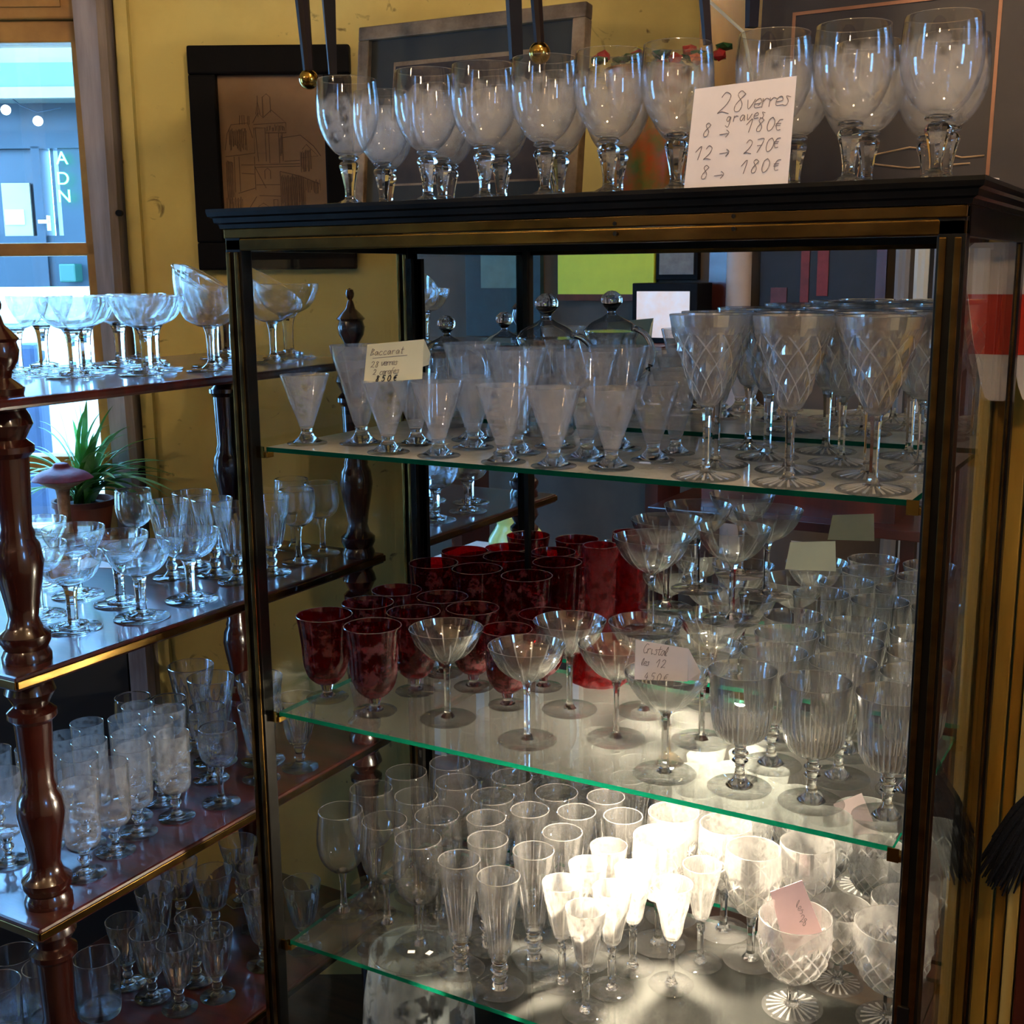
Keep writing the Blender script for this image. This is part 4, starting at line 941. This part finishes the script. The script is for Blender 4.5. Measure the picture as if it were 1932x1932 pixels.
for P in st: tube(b, [uny(px, py, .0356)-o.location for px, py in P], .0006, 5)
link('bold_price', b, M['penb'], o)
card('price_card', 'white folded price card standing inside a coupe, middle shelf', [(1199, 1207), (1299, 1224), (1297, 1286), (1197, 1282)], .078, M['card'],
     [('Cristal', 1212, 1232, 17, 6.6, 1), ('les', 1208, 1255, 13, 5, .4), ('12', 1236, 1259, 15, 10, 1), ('450E', 1214, 1283, 14, 12, 1)], M['pen'], [(1299, 1224, .0786), (1322, 1268, .105), (1318, 1284, .105), (1298, 1284, .0786)], r=.0003)
card('price_card', 'blank yellowish card propped at the back of the middle shelf', [(1491, 1023), (1576, 1021), (1577, 1078), (1481, 1074)], .285, M['cardy'], [], M['pen'])
card('price_card', 'pink price card tucked in a diamond cut goblet, lowest shelf', [(1453, 1683), (1513, 1661), (1552, 1760), (1484, 1800)], .232, M['cardp'], [('les', 1500, 1712, 14, 4, 6), ('28', 1508, 1740, 14, 5, 7)], M['pen'], r=.0003)
for i, (px, py) in enumerate(((776, 1796), (810, 1798))):
    p = unz(px, py, Z3+.0052); b = box(bmesh.new(), -.005, .005, -.0035, .0035, 0, .0006); q = link('price_sticker', b, M['card'], loc=p, rz=.5+i)
    tag(q, f'tiny white price sticker on wine glass foot, {["left","right"][i]} one', 'sticker', 'price stickers')

# ------------------------------------------------------------------ pictures
def ribbon(name, polys, wd, mat, parent, y):
    b = bmesh.new()
    for P in polys: tube(b, [(u, y, z) for u, z in P], wd, 4)
    return link(name, b, mat, parent)
pc = empty('framed_drawing', WO+r0*(-.45)+Vector((0, 0, 1.523)), 'sepia castle drawing in wide black frame on the yellow wall', 'picture', rz=YAW)
hw, hh, fw = .1525, .413, .052
b = bmesh.new()
for (x0, x1, z0, z1) in ((-hw, hw, 0, fw), (-hw, hw, hh-fw, hh), (-hw, -hw+fw, fw, hh-fw), (hw-fw, hw, fw, hh-fw)): box(b, x0, x1, -.028, -.002, z0, z1, bev=.004)
link('frame', b, M['ebony'], pc)
link('paper', B(-hw+fw, hw-fw, -.012, -.006, fw, hh-fw), M['paper'], pc)
pc.rotation_euler.y = 0
def dp(x, y):                            # drawing traced in a 193 unit grid over the paper
    return (-hw+fw+(x-8)/150*(2*hw-2*fw), hh-fw-(y-16)/200*(hh-2*fw))
D_ = [[(63, 65), (63, 40)], [(60, 62), (63, 45), (66, 62)], [(70, 65), (70, 42), (76, 38), (81, 42), (81, 60)], [(55, 72), (63, 60), (70, 66), (82, 57), (102, 72), (56, 74)], [(102, 72), (102, 84), (72, 84)], [(58, 78), (72, 78), (72, 108), (60, 108), (58, 78)],
 [(77, 84), (77, 120), (91, 120), (91, 84)], [(96, 84), (96, 118)], [(18, 84), (24, 74), (48, 72), (54, 90)], [(14, 104), (18, 84)], [(14, 112), (56, 108), (56, 78)], [(48, 74), (48, 64), (50, 64), (50, 74)], [(40, 74), (40, 63), (43, 63), (43, 74)], [(36, 74), (37, 63)],
 [(96, 90), (122, 87), (140, 100), (150, 112)], [(98, 118), (120, 117)], [(26, 112), (26, 155)], [(33, 112), (33, 154)], [(55, 112), (55, 152)], [(56, 122), (120, 121), (120, 124), (56, 125)], [(60, 108), (61, 118)], [(72, 108), (72, 118)],
 [(69, 139), (69, 129), (73, 126), (77, 129), (77, 139)], [(56, 146), (90, 146)], [(91, 130), (91, 182)], [(91, 130), (120, 136), (148, 146)], [(60, 159), (91, 160)], [(58, 182), (58, 172), (65, 168), (72, 172), (73, 182)], [(40, 180), (56, 160)], [(30, 156), (54, 150)],
 [(80, 164), (86, 164), (86, 172), (80, 172), (80, 164)], [(36, 122), (54, 122)], [(36, 132), (54, 133)], [(30, 98), (33, 95), (35, 98), (33, 101), (30, 98)], [(124, 104), (130, 98), (146, 112), (122, 114)], [(55, 124), (70, 150)]]
ribbon('ink_lines', [[dp(*p) for p in P] for P in D_], .00055, M['ink'], pc, -.0122)
hat = []
for (x0, x1, y0, y1, n) in ((92, 126, 134, 180, 22), (14, 24, 116, 178, 8), (20, 46, 78, 106, 18), (92, 96, 86, 118, 3), (120, 136, 104, 132, 10), (126, 148, 140, 158, 9), (74, 100, 74, 83, 12), (59, 72, 173, 182, 8), (12, 36, 160, 182, 12)):
    for i in range(n):
        x = x0+(x1-x0)*(i+.5)/n; hat.append([dp(x, y0+random.uniform(0, 4)), dp(x+random.uniform(-1, 1), y1-random.uniform(0, (y1-y0)*.3))])
ribbon('hatching', hat, .0011, M['inkwash'], pc, -.0118)['kind'] = 'stuff'
ribbon('fine_hatching', hat[::2], .0005, M['ink'], pc, -.0125)['kind'] = 'stuff'
# pale frame leaning behind the goblets
lf = empty('leaning_picture', (.14, .345, ZT), 'dark matted picture in pale distressed frame leaning behind the goblets', 'picture')
lf.rotation_euler = (-.10, .012, 0)
W_, H_ = .190, .278
b = bmesh.new()
for (x0, x1, z0, z1) in ((-W_, W_, 0, .02), (-W_, W_, H_-.02, H_), (-W_, -W_+.02, .02, H_-.02), (W_-.02, W_, .02, H_-.02)): box(b, x0, x1, -.012, .008, z0, z1, bev=.002)
link('frame', b, M['palewood'], lf)
link('mount', B(-W_+.02, W_-.02, -.004, .002, .02, H_-.02), M['mat'], lf)
b = bmesh.new(); i_ = .062
for (x0, x1, z0, z1) in ((-W_+i_, W_-i_, .045, .048), (-W_+i_, W_-i_, H_-.06, H_-.054), (-W_+i_, -W_+i_+.003, .045, H_-.055), (W_-i_-.003, W_-i_, .045, H_-.055)): box(b, x0, x1, -.0052, -.004, z0, z1)
link('inner_line', b, M['palewood'], lf); link('print', B(-W_+i_+.003, W_-i_-.003, -.0048, -.004, .048, H_-.06), M['print'], lf)
# large dark board at the right
dk = empty('dark_board', (.80, .345, ZT), 'large dark slate picture with thin copper border behind the right-hand goblets', 'picture')
dk.rotation_euler = (-.08, 0, 0)
link('panel', B(-.222, .30, -.004, .012, 0, .52, bev=.001), M['mat2'], dk)
b = bmesh.new()
for (x0, x1, z0, z1) in ((-.180, .060, .226, .230), (-.182, -.178, .02, .230), (.058, .062, .02, .45), (-.182, .062, .02, .024)): box(b, x0, x1, -.0052, -.004, z0, z1)
link('copper_border', b, M['tanline'], dk)
b = bmesh.new(); P = [(.02-.1, .052), (-.03, .060), (0, .055), (.03, .045), (.055, .046)]
tube(b, [(x, -.0045, z) for x, z in P], .0012, 5); tube(b, [(-.08, -.0045, .044), (-.03, -.0045, .036), (.04, -.0045, .038)], .0012, 5); link('chalk_swirl', b, M['palewood'], dk)
q = link('paper_scrap', B(-.006, .006, -.001, 0, 0, .018), M['card'], loc=uny(1888, 330, .31)); q.rotation_euler = (0, .15, 0)
q.location = Vector((.872, .295, ZT)); tag(q, 'tiny white paper scrap on the cabinet top right corner', 'paper')
# coloured ceramic flowers behind the goblets
fl = empty('ceramic_flowers', (.44, .325, ZT), 'green yellow and red ceramic flower pot behind the goblets', 'flowers')
b = lathe(bmesh.new(), dense([(0, 0), (.04, .002), (.05, .03), (.055, .08), (.05, .13), (.056, .17), (.05, .172), (0, .16)], 3), 24); link('pot', b, pbr('painted_ceramic', (86, 104, 48), .25, scale=30, col2=(160, 70, 30)), fl, True)
rnd = random.Random(5)
for nm, cl, n in (('leaf', (40, 78, 34), 16), ('flower', (178, 44, 40), 7), ('flower', (196, 168, 60), 6), ('flower', (206, 104, 60), 5)):
    mm = pbr('glazed_'+nm, cl, .25, var=.3)
    for i in range(n):
        a = rnd.random()*6.28; rr = rnd.uniform(.01, .085); b = bmesh.new(); bmesh.ops.create_icosphere(b, subdivisions=1, radius=.011 if nm == 'flower' else .013)
        for v in b.verts: v.co *= rnd.uniform(.7, 1.15); v.co.z *= .8 if nm == 'flower' else .45
        link(nm, b, mm, fl, loc=(rr*math.cos(a)*1.25, rr*math.sin(a)*.45, .178+rnd.uniform(0, .018)))

# ------------------------------------------------------------------ upturned table hanging over the cabinet, ball feet down
ht = empty('hanging_table', (.33, .16, 2.05), 'dark table with tapered legs and brass ball feet hanging above the cabinet', 'table')
link('table_top', B(-.42, .42, -.16, .16, .0, .03, bev=.006), M['leg'], ht)
def leg(x1, y1, x0, y0, yy, w0, w1, ball):
    a = uny(x1, y1, yy); c = uny(x0, y0, yy); t = a.z; k = (2.05-c.z)/(a.z-c.z); top = c+(a-c)*k
    d = (c-CAM).dot(cf); r0_ = w0/2/F*d; r1_ = w1/2/F*d
    l = link('leg', tube(bmesh.new(), [top-ht.location, c-ht.location], [r0_*1.2, r1_], 4 if not ball else 8), M['leg'], ht)
    if ball:
        b = bmesh.new(); bmesh.ops.create_uvsphere(b, u_segments=20, v_segments=12, radius=.0122); link('ball_foot', b, M['brassb'], l, True, loc=c-ht.location+Vector((0, 0, -.010)))
leg(570, 0, 582, 134, .06, 36, 20, True); leg(620, 0, 628, 140, .22, 44, 20, False); leg(969, 0, 974, 112, .22, 40, 30, False); leg(1012, 0, 1018, 82, .06, 32, 20, True)
leg(1329, 0, 1335, 84, .05, 36, 18, False); leg(1420, 0, 1418, 52, .22, 40, 26, False)
link('hanging_cord', tube(bmesh.new(), [(-.2, 0, .03), (-.2, 0, .699)], .003, 6), M['ebony'], ht); link('hanging_cord', tube(bmesh.new(), [(.2, 0, .03), (.2, 0, .699)], .003, 6), M['ebony'], ht)
wc = uny(1336, 0, .30); we = uny(1402, 60, .30)
q = link('white_cable', tube(bmesh.new(), [wc+(wc-we)*6, wc, we, we+Vector((.05, .0, -.2)), Vector((we.x+.05, .31, ZT+.002))], .0022, 6), M['cardy']); tag(q, 'pale electric cable hanging down behind the hanging table legs', 'cable')

# ------------------------------------------------------------------ plant and mushroom on the window sill
po = empty('potted_plant', wp(-.835, -.10, 1.0), 'striped green spider plant in red-brown pot on the window sill', 'plant', rz=YAW)
link('pot', lathe(bmesh.new(), [(0, 0), (.042, 0), (.055, .075), (.059, .076), (.059, .088), (.054, .088), (.052, .076), (0, .076)], 28), M['terra'], po, True, auto=.6)
link('soil', lathe(bmesh.new(), [(0, .074), (.051, .074), (.04, .080), (0, .083)], 20), pbr('soil', (34, 24, 18), .9, scale=80, var=.5), po)
rnd = random.Random(3)
def leafmesh(L_, wd, bend, up):
    b = bmesh.new(); n = 12; pv = None
    for i in range(n+1):
        t = i/n; x = L_*(1-up)*(.35*t+.9*t*t); z = L_*(.35+up*.85)*t - bend*L_*t**2.6
        hw_ = wd*math.sin(PI*min(1, .12+t*.88))**.7 if t < 1 else 0.0002
        a = b.verts.new((x, -hw_, z)); c = b.verts.new((x, 0, z-hw_*.35)); d = b.verts.new((x, hw_, z))
        if pv: b.faces.new((pv[0], a, c, pv[1])); b.faces.new((pv[1], c, d, pv[2]))
        pv = (a, c, d)
    return b
for i in range(80):
    up = rnd.uniform(.25, .98); o = link('leaf', leafmesh(rnd.uniform(.15, .26) if up < .8 else rnd.uniform(.15, .24), rnd.uniform(.004, .007) if i % 3 else .010, rnd.uniform(.3, .95)*(1.05-up*.8), up), M['leaf'] if i % 2 else M['leafw'], po, True)
    o.location = (rnd.uniform(-.015, .015), rnd.uniform(-.015, .015), .078); a = (0 if rnd.random() < .55 else PI)+rnd.gauss(0, .45)
    if math.sin(a) > .25: a = -a
    o.rotation_euler = (0, 0, a)
mu = empty('mushroom_ornament', wp(-.83, -.215, 1.0), 'pink capped toadstool ornament standing in front of the plant', 'ornament', rz=YAW)
link('cap', lathe(bmesh.new(), dense([(0, .178), (.012, .176), (.018, .168), (.040, .160), (.052, .150), (.050, .147), (.0, .149)], 3), 28, lambda a, z, r: 1+.03*math.sin(5*a)), M['mushcap'], mu, True)
link('gills', lathe(bmesh.new(), [(0, .149), (.049, .1475), (.030, .136), (.012, .128), (0, .128)], 28), M['mushgill'], mu, True)
link('stem', lathe(bmesh.new(), dense([(0, 0), (.020, .0), (.016, .03), (.011, .07), (.012, .12), (.014, .132), (0, .132)], 3), 20), M['mushgill'], mu, True)
q = link('paper_sheet', B(-.05, .05, -.035, .035, 0, .0008), M['card'], loc=unz(200, 1062, T2+.0002), rz=.4); tag(q, 'white sheet of paper lying among coupes on second wooden shelf', 'paper')

# ------------------------------------------------------------------ things on the right wall
tg = empty('paddle_tag', (.898, .438, 1.35), 'cream tapering paddle with red band hanging on the right wall', 'tag')
def slabpoly(pts, y0, y1):
    b = bmesh.new(); f = [b.verts.new((x, y0, z)) for x, z in pts]; k = [b.verts.new((x, y1, z)) for x, z in pts]
    b.faces.new(f); b.faces.new(k[::-1])
    for i in range(len(pts)): j = (i+1) % len(pts); b.faces.new((f[j], f[i], k[i], k[j]))
    bmesh.ops.recalc_face_normals(b, faces=b.faces[:]); return b
def edge(z): return -.026+.0*(z) if z > .15 else -.026+(.15-z)*.20
ptsL = [(-.018, .195), (-.024, .190), (-.027, .18), (-.026, .15), (-.014, .08), (.0, .02), (.006, .004), (.012, 0)]
link('paddle', slabpoly(ptsL+[(.04-x, z) for x, z in ptsL[::-1]], -.006, 0), M['tagw'], tg)
link('red_band', slabpoly([(-.022, .132), (-.009, .058), (.049, .058), (.062, .132)], -.0068, -.0061), M['tagr'], tg)
link('nail', tube(bmesh.new(), [(-.012, -.0085, .168), (-.012, -.001, .168)], .0022, 8), M['dark'], tg)
fd = empty('feather_duster', (.935, .42, .77), 'black feather duster hanging on the right wall', 'duster'); fd.rotation_euler = (0, .35, 0)
link('handle', tube(bmesh.new(), [(0, 0, .10), (0, 0, .38)], [.006, .005], 10), M['dark'], fd)
link('ferrule', lathe(bmesh.new(), [(0, .085), (.014, .085), (.011, .115), (.006, .125), (0, .125)], 14), M['ebony'], fd)
rnd = random.Random(9)
b = bmesh.new()
for i in range(150):
    a = rnd.random()*6.28; sp = rnd.uniform(.002, .022); l = rnd.uniform(.10, .17)
    tube(b, [(math.cos(a)*.007, math.sin(a)*.006, .095), (math.cos(a)*sp*.9, math.sin(a)*sp*.5, .095-l*.5), (math.cos(a)*sp*1.3, math.sin(a)*sp*.5, .095-l)], [.002, .0045, .001], 4)
o = link('feathers', b, M['feather'], fd); o['kind'] = 'stuff'

# ------------------------------------------------------------------ large etched bowl on the cabinet floor
eb = empty('etched_vase', unz(795, 2080, Z4+.005), 'large round vase with etched foliage below the lowest glass shelf', 'vase')
M['foliage'] = glass('foliage_etched_glass', frost=.22, fscale=28, clear=.4, fthr=.5, base=0, fcol=(.7, .72, .72))
link('bowl', vessel(dense([(.03, .001), (.05, .006), (.075, .05), (.085, .12), (.083, .18), (.075, .235), (.072, .26)], 4), .002, .008, 40), M['foliage'], eb, True)
link('rim_band', lathe(bmesh.new(), [(.0725, .258), (.0735, .262), (.0715, .264), (.0705, .260)], 40), M['clear'], eb, True)

# ------------------------------------------------------------------ the shop side that the mirror shows
YR = -2.46
def back(name, x0, x1, z0, z1, mat, label, cat, y=YR, t=.03, parts=()):
    o = empty(name, ((x0+x1)/2, y, z0), label, cat)
    cx = (x0+x1)/2
    link('panel', B(x0-cx, x1-cx, -t, 0, 0, z1-z0, bev=.002), mat, o)
    for (n, a, c, d, e, mm) in parts: link(n, B(a-cx, c-cx, 0, .006, d-z0, e-z0), mm, o)
    return o
c_ = lambda n, col, **k: pbr(n, col, .6, **k)
back('green_notice_board', -1.22, -.80, 1.40, 1.95, c_('lime_green', (186, 198, 50), var=.1), 'lime green board with pale figure print, reflected in the cabinet mirror', 'board',
     parts=(('print', -1.18, -.83, 1.62, 1.92, c_('figure_print', (214, 205, 190), scale=12, col2=(110, 90, 80))), ('print', -.90, -.81, 1.66, 1.95, c_('orange_print', (170, 90, 70), var=.3)), ('ledge', -1.22, -.80, 1.40, 1.425, M['redwood'])))
back('teal_picture', -1.66, -1.30, 1.25, 1.90, c_('teal_dark', (24, 52, 58), var=.4), 'dark teal picture with pale centre, reflected in the mirror', 'picture', parts=(('sheet', -1.58, -1.40, 1.45, 1.72, c_('pale_teal', (92, 118, 112), var=.2)),))
back('door_post', -.575, -.50, 0, 2.3, M['redwood'], 'reddish wooden post reflected in the mirror', 'post', t=.06)
back('small_framed_print', -.79, -.62, 1.48, 1.75, M['ebony'], 'small grey print in dark frame reflected in the mirror', 'picture', parts=(('sheet', -.775, -.635, 1.50, 1.74, c_('grey_print', (120, 116, 112), var=.4)),))
q = empty('stone_column', (-.435, YR+.06, 0), 'pale round column reflected in the mirror', 'column')
link('shaft', lathe(bmesh.new(), [(0, 0), (.05, 0), (.048, .1), (.044, 2.6), (.05, H-.001), (0, H-.001)], 24), c_('pale_column', (170, 150, 142), var=.1), q, True); link('foot_block', B(-.06, .06, -.055, .06, 0, .08, bev=.005), c_('pale_block', (160, 142, 134)), q)
back('red_figure_painting', -.375, .08, 1.34, 2.1, c_('navy_canvas', (20, 22, 34), var=.5, scale=5), 'large dark painting with red figures reflected in the mirror', 'painting',
     parts=(('figure', -.22, -.19, 1.38, 1.62, c_('dark_red', (110, 34, 36), var=.4)), ('figure', -.16, -.12, 1.42, 1.66, c_('dark_red', (120, 30, 34), var=.4)), ('figure', -.33, -.27, 1.37, 1.45, c_('dull_pink', (96, 50, 60), var=.4)), ('frame', .05, .085, 1.34, 2.1, M['redwood'])))
for i in range(5):
    q = link('curtain', lathe(bmesh.new(), [(0, 0), (.028, 0), (.022, 1.0), (.026, 2.2), (0, 2.2)], 12, lambda a, z, r: 1+.2*math.sin(3*a)), c_('curtain_grey', (176, 170, 160) if i % 2 else (110, 104, 104)), loc=(.15+i*.064, YR+.04, .2))
    tag(q, f'{ORD[i]} hanging grey fabric fold counted from the dark painting, reflected in mirror', 'curtain', 'grey fabric folds')
sb = empty('screen_box', (-.67, YR+.2, 1.25), 'small lit display screen in dark casing, reflected in the mirror', 'screen')
link('casing', B(-.13, .13, -.15, 0, 0, .22, bev=.004), M['ebony'], sb); link('screen', B(-.11, .10, 0, .003, .02, .19), c_('lit_screen', (215, 222, 235), scale=6, col2=(225, 190, 170), emit=.35), sb)
sh = empty('sideboard', (-.5, YR+.18, 0), 'dark sideboard along the far wall, reflected in the mirror', 'cabinet')
link('top', B(-1.1, -.1, -.09, .2, 1.21, 1.25, bev=.004), M['redwood'], sh); link('body', B(-1.05, -.12, -.08, .16, .9, 1.21), c_('dark_cupboard', (26, 24, 28)), sh)
for x in (-1.04, -.18): link('leg', B(x, x+.05, -.07, .15, 0, .9), M['redwood'], sh)
cr8 = empty('record_crate', (.04, -1.75, .78), 'wooden crate of leaning dark records, reflected in the mirror', 'crate')
b = bmesh.new(); box(b, -.30, .30, -.14, -.13, 0, .10); box(b, -.30, .30, .13, .14, 0, .10); box(b, -.30, -.29, -.13, .13, 0, .10); box(b, .29, .30, -.13, .13, 0, .10); box(b, -.29, .29, -.13, .13, 0, .01); link('box', b, M['redwood'], cr8)
tb = empty('low_table', (.04, -1.75, 0), 'dark low table carrying the record crate, reflected in the mirror', 'table')
link('top', B(-.45, .40, -.22, .22, .75, .78, bev=.003), M['mahog'], tb)
for x in (-.42, .33):
    for y in (-.19, .15): link('leg', B(x, x+.04, y, y+.04, 0, .75), M['mahog'], tb)
for i in range(16):
    cl = [(26, 28, 30), (44, 44, 46), (18, 20, 22), (40, 90, 180), (150, 140, 130), (30, 30, 40)][i % 6 if i % 5 else 2]
    q = link('record', B(-.0035, .0035, -.11, .11, 0, .20), pbr('record_sleeve', cl, .35, var=.2), loc=(-.215+i*.030, -1.75, .7925)); q.rotation_euler = (0, .32, 0)
    tag(q, f'{ORD[i]} leaning record sleeve in the crate seen in mirror', 'record', 'records in the crate')
ct = empty('white_side_table', (-.62, -1.0, 0), 'small white table with a green pitcher, reflected in the mirror', 'table')
link('top', B(-.2, .2, -.16, .16, .68, .70, bev=.003), c_('white_top', (200, 215, 225)), ct)
for x in (-.18, .15):
    for y in (-.14, .11): link('leg', B(x, x+.03, y, y+.03, 0, .68), c_('white_leg', (170, 180, 188)), ct)
pi_ = empty('green_pitcher', (-.60, -1.0, .701), 'pale yellow-green pitcher on the white table, reflected in the mirror', 'pitcher')
gp = pbr('yellow_green_glaze', (202, 206, 120), .25, var=.1)
link('body', lathe(bmesh.new(), dense([(0, 0), (.04, 0), (.065, .03), (.068, .06), (.045, .10), (.05, .125), (.047, .125), (.0, .09)], 3), 28), gp, pi_, True)
link('handle', tube(bmesh.new(), [(.055+.04*math.sin(PI*t/10), 0, .065+.04*math.cos(PI*t/10)) for t in range(11)], .007, 8), gp, pi_, True)
